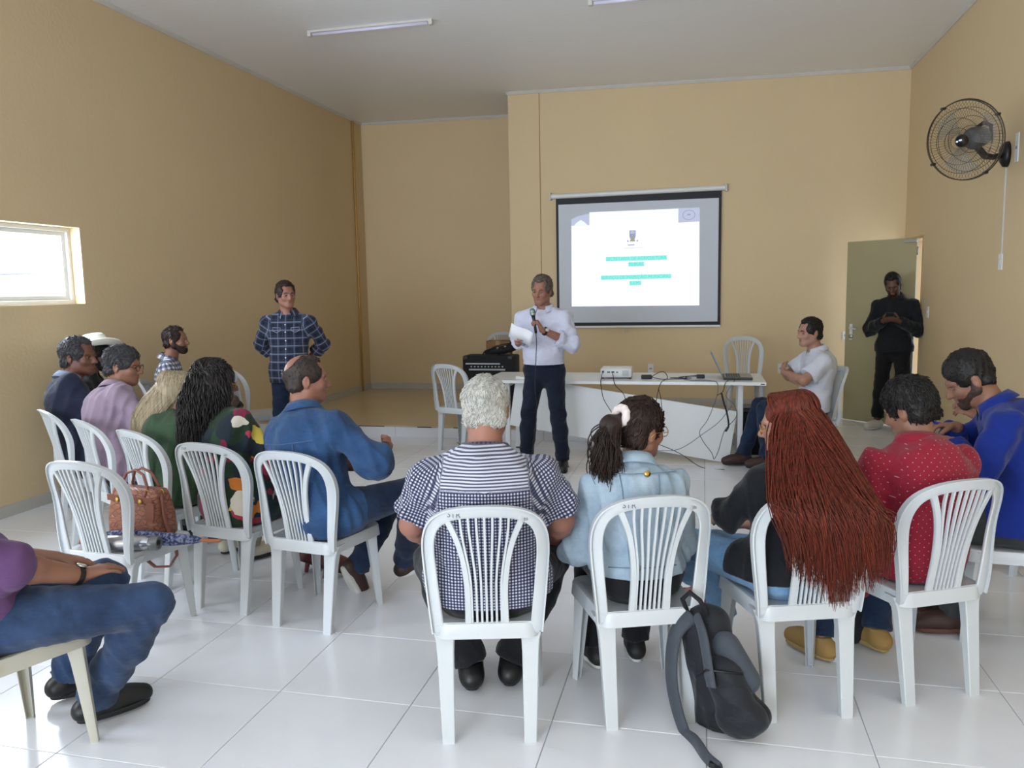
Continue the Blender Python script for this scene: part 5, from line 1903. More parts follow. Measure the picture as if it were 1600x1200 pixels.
# --- D3 woman with very long red hair
c = person('woman with very long auburn red hair, black top and light blue jeans', (.340, 3.255, 0), 18, seated(
    fem=True, g=1.05, vox=.0065, pel=(-.02, -.05, .55), neck=(.02, .01, .965), head=(.020, .075, 1.09), hd=(62, -10, -3), shyaw=22, sw=.155, hipyaw=14,
    knee=[(-.36, .30, .56), (-.17, .37, .50)], ank=[(-.22, .44, .30), (-.14, .33, .115)], toed=[(-.6, .7, -.3), (-.4, .9, -.1)],
    wr=[(-.22, .25, .66), (-.05, .28, .62)], elb=[(-.235, .03, .745), (.14, .03, .75)], arm=(.27, .23)), SK_light)
bottom_wear(c, jeans_l, e=.010, end=.80)
bt_ = top_wear(c, cloth('black_knit', '#111318', .12), 'elbow', name='blouse', hem=.03, e=.015, seed=31, amp=.006, slack=.012, hemflare=.01)
# sandals
sandal_m = plain('rose_leather_sandal', '#8E5A4C', .5)
for s in (0, 1):
    a = c['ank'][s]; td = unit(c['P']['toed'][s]); upv = unit(A3(0, 0, 1) - td * td[2]); sd = np.cross(td, upv)
    o_ = a - upv * .075
    q = Matrix(((sd[0], td[0], upv[0], o_[0]), (sd[1], td[1], upv[1], o_[1]), (sd[2], td[2], upv[2], o_[2]), (0, 0, 0, 1)))
    sn = MB().box(-.036, .036, -.06, .16, -.012, .004, .006, q).box(-.032, .032, -.062, -.005, -.055 if s == 1 else -.045, -.010, .006, q).obj('sandal', sandal_m, c['root'], autos=45)
    for yy in (.03, .09):
        MB().tube([tuple(np.array(q @ Vector((.04 * math.cos(k * PI / 8), yy, .052 * math.sin(k * PI / 8) + .002)))) for k in range(9)], .011, 8, flat=(tuple(td), 1.6)).obj('strap', sandal_m, sn, smooth=True)
H_red = hair_m('hair_auburn', '#28100B', '#7A301C', (90, 90, 4), .5)
hp, R_h = c['hp'], c['H']
Hc = c['hc']; paths = []
rng = random.Random(8)
back = -(R_h @ A3(0, 1, 0)); back[2] = 0; back = unit(back)
wx = A3(math.cos(D(-18)), math.sin(D(-18)), 0)       # world +X expressed in the local frame
toC = A3(math.sin(D(-18)), -math.cos(D(-18)) * 1.0, 0); toC = A3(-math.sin(D(18)) * 1.0, -math.cos(D(18)), 0)  # towards the camera (world -Y)
for k in range(1900):
    th = rng.uniform(-2.0, 2.0)
    sk = skull_path(hp, th, rng.uniform(-.2, .5), 1.03 + rng.random() * .05, rng.uniform(-.05, .06))
    out_ = sk[-1] - hp(0, -.01, 0); out_[2] = 0; out_ = unit(out_ + 1e-6)
    spread = rng.uniform(-1.0, 1.0)
    tip = Hc + wx * (.135 + .170 * spread) + toC * (.435 + .03 * rng.random()) + A3(0, 0, -.55 + .13 * abs(spread) + rng.uniform(-.04, .20))
    m1 = sk[-1] * .55 + (Hc + wx * (.05 + .15 * spread) + toC * .20 + out_ * .05 + A3(0, 0, -.10)) * .45
    m2 = Hc + wx * (.075 + .17 * spread) + toC * (.395 + .03 * rng.random()) + out_ * .02 + A3(0, 0, -.20 + rng.uniform(-.02, .02))
    m3 = (m2 + tip) * .5 + wx * rng.gauss(.012, .012) + toC * .018
    ph = rng.random() * 6
    pts = crm(sk + [m1, m2, m3, tip], 3)
    pts = [q + wx * math.sin(i * .42 + ph) * .007 * min(1, i / 18) for i, q in enumerate(pts)]
    paths.append((pts, rng.uniform(.0022, .0042)))
def ex(S):
    S.ell(hp(0, -.014, .034), A3(.084, .102, .094), R_h, .02)
    S.ell(hp(0, .150, -.060), A3(.082, .10, .125), R_h, .012, sub=False) if False else None
    b0 = Hc + toC * .08 + wx * .03 + A3(0, 0, -.03)
    b1 = Hc + toC * .375 + wx * .07 + A3(0, 0, -.20)
    b2 = Hc + toC * .425 + wx * .13 + A3(0, 0, -.36)
    b1 = b1 - toC * .03
    S.cone(b0 - wx * .02, b1 - wx * .06, .055, .030, .05, (toC, .6)); S.cone(b0 + wx * .03, b1 + wx * .08, .055, .030, .05, (toC, .6)); S.cone(b0, b1, .06, .035, .05, (toC, .6))
    S.cone(b1 - wx * .06, b2 - wx * .07, .032, .016, .05, (toC, .5)); S.cone(b1 + wx * .08, b2 + wx * .07, .032, .016, .05, (toC, .5)); S.cone(b1, b2, .038, .02, .05, (toC, .45))
    S.ell(hp(0, .125, -.050), A3(.088, .098, .115), R_h, .012, sub=True)
locks(c, H_red, paths, extra=ex, vox=.008, amp=.003, fr=120, sides=4)
glasses(c, M['gold'], .021)

# --- D4 man in the red dotted polo
c = person('man with short black hair in a red polo shirt with small white dots', (.84, 3.50, 0), 27, seated(
    g=1.05, vox=.0065, pel=(0.03, -.03, .555), neck=(.04, .02, .995), head=(.05, .085, 1.12), hd=(20, -22, -4), shyaw=-4, bend=.04, sw=.19, nr=.056, hs=1.02,
    knee=[(-.14, .38, .50), (.16, .38, .50)], ank=[(-.24, .23, .095), (.05, .24, .095)], toe=(14, 4),
    wr=[(-.12, .24, .62), (.16, .24, .62)], face=False), SK_tan)
bottom_wear(c, jeans_d, e=.012)
red = dotted('red_dotted_pique', '#861A2E', '#B89498')
top_wear(c, red, 'short', hem=.10, e=.017, seed=41, amp=.007, collar=True, slack=.010, frac=.6)
hair_cap(c, H_black, e=.014, top=.004, nape=-.054, amp=.003, fr=110, tuft=2200, tlen=.022)
shoes(c, sh_tanb, plain('tan_sole', '#A08858', .7), size=1.0)

# --- D5 man in royal blue, profile, writing
c = person('bearded man in a royal blue shirt looking down and writing at the right edge', (1.42, 4.05, 0), 78, seated(
    g=1.15, vox=.0065, pel=(0, -.03, .56), neck=(.05, .10, 1.08), head=(.065, .205, 1.185), hd=(6, -32, 0), bend=.05, sw=.20, nr=.064, hs=1.05, ar=1.1, shyaw=4,
    knee=[(-.12, .42, .50), (.14, .44, .52)], ank=[(-.10, .22, .095), (.10, .30, .10)], toe=(20, -8),
    wr=[(-.06, .27, .90), (.10, .25, .95)], pole=[(-.9, -.2, -.8), (.9, -.2, -.8)],
    hand=[((.35, .9, .15), (.3, 0, -1), (.9, .2, .4), .7), ((-.3, 1, .1), (-.2, 0, -1), (-1, .2, .3), .75)]), SK_tan)
bottom_wear(c, char_p, e=.014)
top_wear(c, cloth('royal_blue_cotton', '#0D2678', .12), 'long', hem=.05, e=.018, seed=51, amp=.007, collar=True)
fade = hair_cap(c, H_black, e=.007, top=.010, tlen=.014, nape=-.045, amp=.003, fr=120)
beard(c, hair_m('beard_dark', '#2A1F1B', '#4A372F', (60, 60, 60)), .0025)
shoes(c, sh_brown, plain('brown_sole', '#5A3A2E', .7), size=1.08)
pen = thing('pen', 'blue ballpoint pen in the hand of the man in royal blue', 'pen')
MB().tube([(0, -.075, 0), (0, .055, 0), (0, .065, 0)], [.005, .005, .002], 8).obj('pen_barrel', plain('blue_pen', '#2020C8', .35), pen, smooth=True)
MB().tube([(0, -.078, 0), (0, -.02, 0)], .0062, 8).obj('pen_cap', plain('blue_pen_cap', '#15159A', .35), pen, smooth=True)
h1 = c['wr'][1] + unit(A3(-.3, 1, .1)) * .10 + A3(-.03, .02, .02)
Mw = Matrix.Translation((1.42, 4.05, 0)) @ Matrix.Rotation(D(78), 4, 'Z')
pen.location = Mw @ Vector(h1); pen.rotation_euler = (D(12), 0, D(78 + 20))
pb = thing('notepad', 'open notepad held on the lap of the man in royal blue', 'notepad')
pb.location = Mw @ Vector((-.02, .36, .86)); pb.rotation_euler = (D(16), 0, D(78))
MB().box(-.11, .11, -.08, .08, -.004, .004, .001).obj('paper_block', M['paper'], pb)
MB().box(-.112, .112, -.082, .082, -.007, -.004, .001).obj('cover_board', M['black'], pb)

# --- D6 man cut by the right edge, behind
c = person('man cut off by the right edge, looking down behind the man in royal blue', (1.95, 5.00, 0), 75, seated(
    g=1.0, neck=(.0, .0, 1.06), head=(.0, .07, 1.195), hd=(40, -24, 0), bend=.03, wr=[(-.12, .40, .88), (.10, .40, .90)],
    hand=[((.3, 1, .5), (.4, 0, -1), (1, .2, .4), .7), ((-.3, 1, .5), (-.3, 0, -1), (-1, .2, .3), .7)]), SK_tan)
bottom_wear(c, jeans_d); top_wear(c, cloth('dark_tee', '#22252C', .12), 'short', seed=61, hem=.03)
hair_cap(c, H_brown, e=.013, top=.008); shoes(c, sh_black)
Mw = Matrix.Translation((1.95, 5.0, 0)) @ Matrix.Rotation(D(75), 4, 'Z')
pz = thing('paper_sheet', 'white sheet of paper held by the man at the right edge', 'paper')
pz.location = Mw @ Vector((.05, .50, .97)); pz.rotation_euler = (D(62), 0, D(60))
V, F = [], []
for i in range(7):
    for j in range(2):
        V.append((-.07 + .14 * i / 6, (-.10, .10)[j], .008 * math.sin(i)))
for i in range(6): F.append((2 * i, 2 * i + 2, 2 * i + 3, 2 * i + 1))
o = mesh_obj('sheet', V, F, M['paper'], pz, smooth=True); o.modifiers.new('t', 'SOLIDIFY').thickness = .0006
MB().box(-.07, -.02, -.11, -.07, -.002, .0, .0005).obj('blue_header', plain('print_blue', '#4A6E96', .6), pz)

# --- C5 balding man, denim jacket
f = loc_of(-1.885, 3.635, -8)
c = person('balding man in a dark blue denim jacket seen from behind, legs crossed', (-1.885, 3.635, 0), -8, seated(
    g=1.15, vox=.0065, pel=(0.01, -.045, .56), neck=(-.06, -.03, 1.07), head=(-.08, .03, 1.215), hd=(-46, -4, 0), shyaw=-14, hipyaw=-25, bend=.02, sw=.20, nr=.062, hs=1.04,
    knee=[(.16, .40, .52), (.40, .26, .62)], ank=[f(-1.86, 3.97, .13), f(-1.62, 4.08, .15)], toed=[(.15, .35, -.8), (.75, .55, .35)], lr=1.05, ar=1.1,
    wr=[(.02, .20, .74), (.26, .17, .80)], pole=[(-.8, -.3, -.6), (.9, -.3, -.5)],
    hand=[((1, .3, .1), (0, -1, 0), (0, 0, 1), .3), ((.6, -.05, .7), (-.6, -.6, .3), (0, 1, .3), .8)]), SK_red)
bottom_wear(c, jeans_d, e=.013)
dj = top_wear(c, denim('dark_denim_jacket', '#1B3152', '#345680', 4), 'long', name='denim_jacket', hem=.10, e=.022, seed=71, amp=.008, collar=True, hemflare=.012)
hair_cap(c, hair_m('hair_dark_thin', '#1E1917', '#3E342F', (40, 40, 40)), e=.009, nape=-.052, bald=[((.0, -.075, .085), (.052, .068, .060)), ((.0, -.01, .12), (.03, .06, .03))], recede=.03, tuft=700, tlen=.012)
shoes(c, sh_brown, sole_w, size=1.0)
stm = plain('dark_stitching', '#48648C', .8)
start = lambda u, v: c['pel'] + c['right'] * u + c['up'] * v - c['fwd'] * .5
seam(snap(dj, [start(u, .37) for u in np.linspace(-.17, .17, 16)], c['fwd']), .0022, stm, dj)
for u0, u1 in ((-.085, -.06), (.085, .06)):
    seam(snap(dj, [start(u0 + (u1 - u0) * t, .365 - .42 * t) for t in np.linspace(0, 1, 14)], c['fwd']), .0020, stm, dj)

# --- C4 woman with black curly hair, floral blouse
c = person('woman with long black curly hair and a dark floral blouse', (-2.42, 3.765, 0), -8, seated(
    fem=True, g=1.12, vox=.0065, pel=(0, -.045, .55), neck=(-.11, -.045, 1.045), head=(-.135, .0, 1.175), hd=(-32, -6, 0), shyaw=-8, sw=.16,
    knee=[(.0, .40, .50), (.20, .36, .50)], ank=[(.10, .46, .13), (.28, .40, .14)], toed=[(.3, .8, -.5), (.6, .7, -.45)], lr=.92,
    wr=[(-.02, .24, .62), (.16, .22, .62)], arm=(.27, .23)), SK_brown)
bottom_wear(c, cloth('grey_trousers', '#5A5F5C', .12), e=.010, end=.80)
top_wear(c, floral('floral_print'), 'elbow', name='blouse', hem=.10, e=.022, seed=81, amp=.007, slack=.025, hemflare=.02)
heel_m = plain('burgundy_heel_leather', '#5E2E2C', .45)
shoes(c, heel_m, plain('heel_sole', '#3A1E1C', .6), size=.88, kind='heeled_shoe')
for s in (0, 1):
    a = c['ank'][s]; td = unit(c['P']['toed'][s]); MB().tube([tuple(a - td * .03 - A3(0, 0, .04)), tuple(a - td * .06 * A3(1, 1, 0) - A3(0, 0, .125 if s == 0 else .135))], [.020, .011], 10).obj('shoe_heel', heel_m, c['root'], smooth=True)
H_curl = hair_m('hair_black_curly', '#060506', '#201A1A', (50, 50, 18), .4)
hp, R_h, Hc = c['hp'], c['H'], c['hc']; rng = random.Random(12); paths = []
for k in range(460):
    th = rng.uniform(-2.05, 2.05); sk = skull_path(hp, th, rng.uniform(-.3, .9), 1.06 + rng.random() * .08, rng.uniform(-.04, .03))
    o_ = sk[-1] - hp(0, 0, 0); o_[2] = 0; o_ = unit(o_ + 1e-6); L_ = rng.uniform(.24, .44)
    ctrl = sk + [sk[-1] + o_ * .035 + A3(0, -.02, -L_ * .3), sk[-1] + o_ * .040 + A3(-.01, -.05, -L_ * .62), sk[-1] + o_ * .02 + A3(-.02, -.07, -L_)]
    pts = crm(ctrl, 6); ph = rng.random() * 6; rad = rng.uniform(.004, .010); m = len(pts)
    pts = [q + A3(math.cos(i * .95 + ph), math.sin(i * .95 + ph), .3 * math.cos(i * .95)) * rad * min(1, i / (m * .5)) for i, q in enumerate(pts)]
    paths.append((pts, rng.uniform(.0035, .006)))
def ex(S):
    S.ell(hp(0, -.014, .034), A3(.094, .112, .102), R_h, .02)
    S.cone(Hc + A3(0, -.05, .0), Hc + A3(0, -.10, -.24), .095, .07, .04)
    S.cone(Hc + A3(-.03, -.04, -.06), Hc + A3(-.06, -.07, -.25), .07, .05, .04); S.cone(Hc + A3(.03, -.05, -.06), Hc + A3(.05, -.07, -.22), .07, .05, .04)
    S.ell(hp(0, .125, -.050), A3(.085, .098, .115), R_h, .012, sub=True)
locks(c, H_curl, paths, extra=ex, vox=.008, amp=.008, fr=110, stretch=(1, 1, 1))
glasses(c, M['gold'], .021)

# --- C3 blonde woman in green
c = person('woman with long straight blonde hair in a green blouse', (-2.99, 4.03, 0), -24, seated(
    fem=True, g=1.08, pel=(0, -.05, .55), neck=(-.05, -.03, .965), head=(-.02, .03, 1.08), hd=(-38, -6, 4), shyaw=-12, bend=.02, sw=.17,
    wr=[(-.10, .24, .62), (.12, .24, .62)], arm=(.27, .23)), SK_light)
bottom_wear(c, cloth('beige_trousers', '#8C8272', .1)); shoes(c, plain('cream_shoe', '#B9B2A0', .6), size=.9)
top_wear(c, cloth('green_cotton', '#344A34', .14), 'elbow', name='blouse', hem=.09, e=.022, seed=91, amp=.007, hemflare=.02, slack=.02)
H_bl = hair_m('hair_blonde', '#6E5F48', '#B5A78A', (90, 90, 4), .45)
hp, R_h, Hc = c['hp'], c['H'], c['hc']; rng = random.Random(15); paths = []
bw = -(R_h @ A3(0, 1, 0)); bw[2] = 0; bw = unit(bw)
for k in range(800):
    th = rng.uniform(-2.0, 2.0); sk = skull_path(hp, th, rng.uniform(-.1, .4), 1.02 + rng.random() * .04, rng.uniform(-.05, .06))
    o_ = sk[-1] - hp(0, 0, 0); o_[2] = 0; o_ = unit(o_ + 1e-6); L_ = rng.uniform(.30, .38)
    tgt = Hc + bw * .10 + A3(-.07, -.06, 0) + o_ * .075
    m1 = sk[-1] * .5 + A3(tgt[0], tgt[1], sk[-1][2]) * .5 + o_ * .012 + A3(0, 0, -L_ * .30)
    m2 = A3(tgt[0], tgt[1], sk[-1][2] - L_ * .65); tip = A3(tgt[0] - .01, tgt[1] - .01, sk[-1][2] - L_)
    paths.append((crm(sk + [m1, m2, tip], 3), rng.uniform(.0025, .0045)))
def ex(S):
    S.ell(hp(0, -.014, .034), A3(.088, .106, .098), R_h, .02)
    S.cone(Hc + bw * .05 + A3(0, 0, .0), Hc + bw * .11 + A3(-.06, -.05, -.25), .090, .065, .04)
    S.ell(hp(0, .125, -.050), A3(.085, .098, .115), R_h, .012, sub=True)
locks(c, H_bl, paths, extra=ex, vox=.008, amp=.003)

# --- C2 man in lilac, glasses
c = person('man with grey-streaked hair and glasses in a lilac shirt', (-3.54, 4.30, 0), -30, seated(
    g=1.15, pel=(0.0, -.03, .56), neck=(-.20, .0, 1.06), head=(-.225, .07, 1.20), hd=(-42, -8, 0), shyaw=-14, bend=.05, sw=.20, nr=.062, hs=1.07,
    wr=[(-.10, .26, .64), (.16, .24, .64)]), SK_tan)
bottom_wear(c, char_p); top_wear(c, cloth('lilac_cotton', '#8E7C8E', .08), 'long', hem=.04, e=.018, seed=101, amp=.008, collar=True)
hair_cap(c, H_grey, e=.011, nape=-.048); shoes(c, sh_black); glasses(c, M['black'], .021)

# --- C1 man in a navy jacket
c = person('dark-haired man in a navy jacket at the far end of the left row', (-4.10, 4.62, 0), -34, seated(
    g=1.2, pel=(0.0, -.04, .57), neck=(-.22, -.07, 1.09), head=(-.21, .0, 1.235), hd=(-48, -2, 0), shyaw=-16, bend=.02, sw=.205, nr=.066, hs=1.12,
    wr=[(-.10, .24, .64), (.16, .24, .64)]), SK_brown)
bottom_wear(c, navy_p); top_wear(c, cloth('navy_wool', '#1E2438', .12), 'long', name='jacket', hem=.06, e=.022, seed=111, amp=.006, collar=cloth('grey_blue_collar', '#76829A', .1))
hair_cap(c, H_gb if False else H_grey, e=.012, nape=-.050, recede=.01); shoes(c, sh_black)

# --- man in the straw hat
c = person('man in a dark shirt half hidden under a tilted straw hat', (-4.80, 5.42, 0), -62, seated(
    g=1.05, pel=(0, -.04, .56), neck=(.0, -.01, 1.05), head=(.02, .06, 1.19), hd=(8, -14, 0), sw=.19), SK_dark)
bottom_wear(c, black_p); top_wear(c, cloth('black_shirt', '#15151A', .12), 'long', hem=.03, seed=121, collar=True); beard(c, H_black, .006); shoes(c, sh_black)
hair_cap(c, H_black, e=.009)
ht = thing('straw_hat', 'white straw hat with a teal band on the head of a seated man', 'hat')
hat_m = plain('white_straw', '#E8E6DC', .6, .04, 60, bump=.2, bscale=200)
p_ = Matrix.Translation((-4.80, 5.42, 0)) @ Matrix.Rotation(D(-62), 4, 'Z')
hpos = p_ @ Vector(tuple(c['hp'](0, -.012, .055)))
ht.location = hpos; ht.rotation_euler = (D(4), D(-20), D(-30))
prof = [(.178, .012), (.182, .006), (.172, .0), (.14, -.006), (.108, -.002), (.100, .006), (.096, .05), (.088, .095), (.072, .112), (.045, .108), (.0, .100)]
hb = MB(); V = []; F = []
n = 40
for r, z in prof:
    for k in range(n):
        a = 2 * PI * k / n
        sag = -.022 * math.cos(a) ** 2 * max(0, (r - .1) / .08) if r > .1 else 0
        pin = 1 - .12 * max(0, (z - .05) / .06) * abs(math.cos(a)) if r < .1 else 1
        V.append((r * .92 * math.cos(a) * pin, r * 1.08 * math.sin(a), z - sag * 1.0 if False else z + (.018 * math.cos(a) ** 2 if r > .15 else 0)))
for i in range(len(prof) - 1):
    for k in range(n):
        a = i * n + k; b_ = i * n + (k + 1) % n
        F.append((a, b_, b_ + n, a + n))
F.append(tuple((len(prof) - 1) * n + k for k in range(n)))
o = mesh_obj('hat_shell', V, F, hat_m, ht, smooth=True); o.modifiers.new('t', 'SOLIDIFY').thickness = .003
hb = MB().lathe([(.1005, .008), (.1025, .010), (.099, .040), (.0965, .040)], 36, Matrix.Diagonal((.93, 1.09, 1, 1)), cap=False).obj('hat_band', cloth('teal_ribbon', '#2F6E78', .1), ht, smooth=True)

# --- seated man by the wall, checked shirt, crossed leg
c = person('bearded man in a navy and white checked shirt seated against the left wall', (-4.62, 6.25, 0), -62, seated(
    g=1.0, pel=(0, -.02, .56), neck=(-.0, -.05, 1.10), head=(.01, .02, 1.255), hd=(-14, -2, 0), sw=.19,
    knee=[(-.12, .42, .52), (.20, .36, .66)], ank=[(-.12, .42, .095), (-.16, .46, .66)], toed=[(0, 1, 0), (-.9, .35, -.1)], shup=[None, (0, .3, 1)],
    wr=[(-.06, .20, .66), (.10, .22, .72)]), SK_tan)
bottom_wear(c, khaki_p)
chk = check_cloth('navy_white_check', '#DADCE6', [(0, .042, .55, 0, '#1A2244', .72), (1, .042, .55, 0, '#1A2244', .72)])
top_wear(c, chk, 'long', hem=.02, seed=131, collar=True)
hair_cap(c, H_brown, e=.007, recede=.03); beard(c, H_brown, .006); shoes(c, sh_black)

# --- standing man in plaid
c = person('standing man in a dark plaid shirt with his hands behind his back', (-3.80, 6.80, 0), -8, dict(
    g=1.08, pel=(0, 0, .93), neck=(0, -.01, 1.475), head=(.0, .03, 1.635), hd=(34, -2, 2), sw=.20, hs=1.03, nr=.060, vox=.0075,
    knee=[(-.11, .02, .50), (.11, .02, .50)], ank=[(-.12, 0, .09), (.12, 0, .09)], toe=(12, -12),
    wr=[(-.12, -.19, .98), (.12, -.19, .98)], elb=[(-.295, -.13, 1.16), (.295, -.13, 1.16)],
    hand=[((.7, -.2, -.7), (0, 1, 0), (0, 0, 1), .4), ((-.7, -.2, -.7), (0, 1, 0), (0, 0, 1), .4)], brow=H_black), SK_red)
STAND = c
c['root'].rotation_euler = (0, 0, D(180 + 16)); c['root'].location = (-3.87, 6.95, 0)
bottom_wear(c, jeans_d)
pl = check_cloth('dark_plaid', '#161C2E', [(0, .075, .30, .1, '#2E374C', .6), (1, .075, .30, .1, '#39435A', .6), (0, .075, .07, .0, '#8A90A4', .5), (1, .075, .07, .0, '#A9AEBE', .55), (0, .0375, .06, .3, '#5A6480', .4), (1, .0375, .06, .3, '#5A6480', .4)])
pls = top_wear(c, pl, 'rolled', hem=.12, e=.016, seed=141, collar=True, hemflare=.004)
hair_cap(c, H_brown, e=.010, top=.008, recede=.012, tlen=.018); shoes(c, sh_black)
for v in (.12, .20, .28, .36, .43):
    p_ = snap(pls, [c['pel'] + c['up'] * v + c['fwd'] * .5 + c['right'] * .004], -c['fwd'], .001)[0]
    MB().lathe([(.0, 0), (.006, 0), (.006, .002), (.0, .0025)], 10, Matrix.Translation(tuple(p_)) @ Matrix.Rotation(-PI / 2, 4, 'X')).obj('shirt_button', M['white_pl'], pls)
for s in (-1, 1):
    pts = snap(pls, [c['pel'] + c['up'] * v + c['fwd'] * .5 + c['right'] * u for u, v in ((s * .05, .40), (s * .125, .405), (s * .125, .375), (s * .0875, .355), (s * .05, .375), (s * .05, .40))], -c['fwd'], .003)
    seam(pts, .003, plain('pocket_edge', '#8990A4', .8), pls, 'pocket_flap')

# --- the speaker
f = loc_of(-1.47, 7.10, 172)
c = person('grey-haired man in a white shirt speaking into a microphone, paper in hand', (-1.40, 7.10, 0), 174, dict(
    g=1.08, pel=(0.0, 0, .935), neck=(.0, .01, 1.485), head=(.0, .055, 1.635), hd=(-6, -10, -4), sw=.20, hs=1.03, nr=.060, vox=.0065,
    knee=[(-.135, .04, .50), (.13, .10, .50)], ank=[(-.16, -.02, .09), (.17, .05, .09)], toe=(14, -14), belly=.45,
    wr=[(-.055, .235, 1.295), (.165, .25, 1.175)], elb=[(-.265, .03, 1.165), (.25, -.02, 1.20)],
    hand=[((.35, .35, .85), (.8, .2, -.3), (.3, -.8, .4), 1.15), ((-.1, .9, .35), (-.9, .1, .2), (0, -.3, 1), .85)], brow=H_gb, ar=1.03), SK_red)
SPK = c
bottom_wear(c, navy_p, belt=plain('black_leather_belt', '#0C0C10', .4), waist_z=.075)
wsh = top_wear(c, check_cloth('white_fine_check', '#C9CBDC', [(0, .006, .2, 0, '#AEB2CE', .4), (1, .006, .2, 0, '#AEB2CE', .4)]), 'rolled', hem=-.045, e=.018, slack=.024, seed=151, collar=True, amp=.007)
hair_cap(c, H_gb, e=.012, top=.008, recede=.010, tlen=.020); shoes(c, sh_black)
watch(c, 0, strap_b, n=(-.6, .5, .3), off=.004, back=.03)
for v in (.14, .22, .30, .38, .45):
    p_ = snap(wsh, [c['pel'] + c['up'] * v + c['fwd'] * .6], -c['fwd'], .001)[0]
    MB().lathe([(.0, 0), (.0055, 0), (.0055, .002), (.0, .0025)], 10, Matrix.Translation(tuple(p_)) @ Matrix.Rotation(-PI / 2, 4, 'X')).obj('shirt_button', M['white_pl'], wsh)
Ms = Matrix.Translation((-1.40, 7.10, 0)) @ Matrix.Rotation(D(174), 4, 'Z')
hd_ = c['wr'][0] + unit(A3(.35, .35, .85)) * .085 + A3(.028, .012, 0)
mic = thing('microphone', 'corded black microphone with a silver-green mesh head held by the speaker', 'microphone')
mv = unit(A3(.12, .10, 1)); bp = hd_ - mv * .10
q = Matrix.Translation(tuple(bp)) @ Vector(mv).to_track_quat('Z', 'Y').to_matrix().to_4x4()
mic.matrix_world = Ms @ q
MB().lathe([(.0, 0), (.011, 0), (.012, .02), (.0125, .10), (.018, .155), (.0, .155)], 18, cap=False).obj('mic_handle', M['black'], mic, smooth=True)
MB().lathe([(.0, .155), (.022, .156), (.024, .165), (.026, .185), (.024, .203), (.014, .217), (.0, .220)], 18, cap=False).obj('mic_head', plain('mic_mesh', '#7E948A', .4, .3, 300, metal=.7), mic, smooth=True)
MB().lathe([(.0255, .164), (.0275, .167), (.0275, .173), (.0255, .176)], 18, cap=False).obj('mic_ring', M['steel'], mic, smooth=True)
b0 = Ms @ Vector(tuple(bp))
cable([tuple(b0), (b0.x + .005, b0.y - .01, b0.z - .10), (b0.x, b0.y - .02, 1.05), (b0.x - .01, b0.y - .03, .80), (b0.x + .0, b0.y - .02, .60), (-1.46, 6.90, .38), (-1.50, 6.95, .15), (-1.49, 7.0, .03), (-1.42, 7.05, .005), (-1.2, 7.2, .005), (-1.5, 7.35, .005), (-2.2, 7.6, .005), (-2.6, 8.2, .005)], 'black microphone lead hanging down in front of the speaking man', r=.004)
pp_ = thing('speech_paper', 'folded white paper held by the man with the microphone', 'paper')
w1p = c['wr'][1] + unit(A3(-.1, .9, .35)) * .09
pp_.matrix_world = Ms @ Matrix.Translation(tuple(w1p + A3(-.06, .035, .05))) @ Matrix.Rotation(D(-24), 4, 'Y') @ Matrix.Rotation(D(62), 4, 'X')
V, F = [], []
for i in range(9):
    for j in range(2): V.append((-.105 + .21 * i / 8, (-.075, .075)[j], .010 * math.sin(i * .8)))
for i in range(8): F.append((2 * i, 2 * i + 2, 2 * i + 3, 2 * i + 1))
o = mesh_obj('sheet', V, F, M['paper'], pp_, smooth=True); o.modifiers.new('t', 'SOLIDIFY').thickness = .0006
o = mesh_obj('sheet', [(a + .004, b_ + .006, z_ - .004) for a, b_, z_ in V], F, M['paper'], pp_, smooth=True); o.modifiers.new('t', 'SOLIDIFY').thickness = .0006

# --- man in the white polo, arms folded
c = person('man in a white polo shirt seated sideways with folded arms behind the table', (.93, 7.52, 0), 102, seated(
    g=1.08, pel=(0, -.03, .56), neck=(.0, -.06, 1.07), head=(.0, .005, 1.22), hd=(14, -4, 0), sw=.195, hs=1.03, vox=.0065, bend=.03,
    knee=[(-.10, .42, .56), (.12, .40, .56)], ank=[(-.14, .40, .12), (.10, .55, .10)], toe=(0, 0),
    elb=[(-.22, .12, .82), (.22, .12, .82)], wr=[(.09, .20, .86), (-.08, .17, .81)],
    hand=[((1, -.15, .45), (0, -1, 0), (0, 0, 1), .45), ((-1, -.35, -.15), (0, -1, 0), (0, 0, 1), .45)], brow=H_black), SK_light)
bottom_wear(c, jeans_d, e=.012)
wp = top_wear(c, cloth('white_pique', '#C9CCD8', .04), 'short', hem=.03, e=.018, seed=161, collar=True, slack=.022, frac=.6)
hair_cap(c, H_black, e=.009, top=.006, recede=.016, tlen=.016); shoes(c, sh_brown)
Mw = c
pts = snap(wp, [c['pel'] + c['up'] * .36 + c['fwd'] * .6 - c['right'] * .06], -c['fwd'], .006)[0]
MB().box(-.022, .022, -.003, .003, -.008, .010, .002, Matrix.Translation(tuple(pts))).obj('pocket_clip', M['black'], wp)
pts = snap(wp, [c['pel'] + c['up'] * v + c['fwd'] * .6 + c['right'] * .0 for v in (.44, .41, .38)], -c['fwd'], .0)

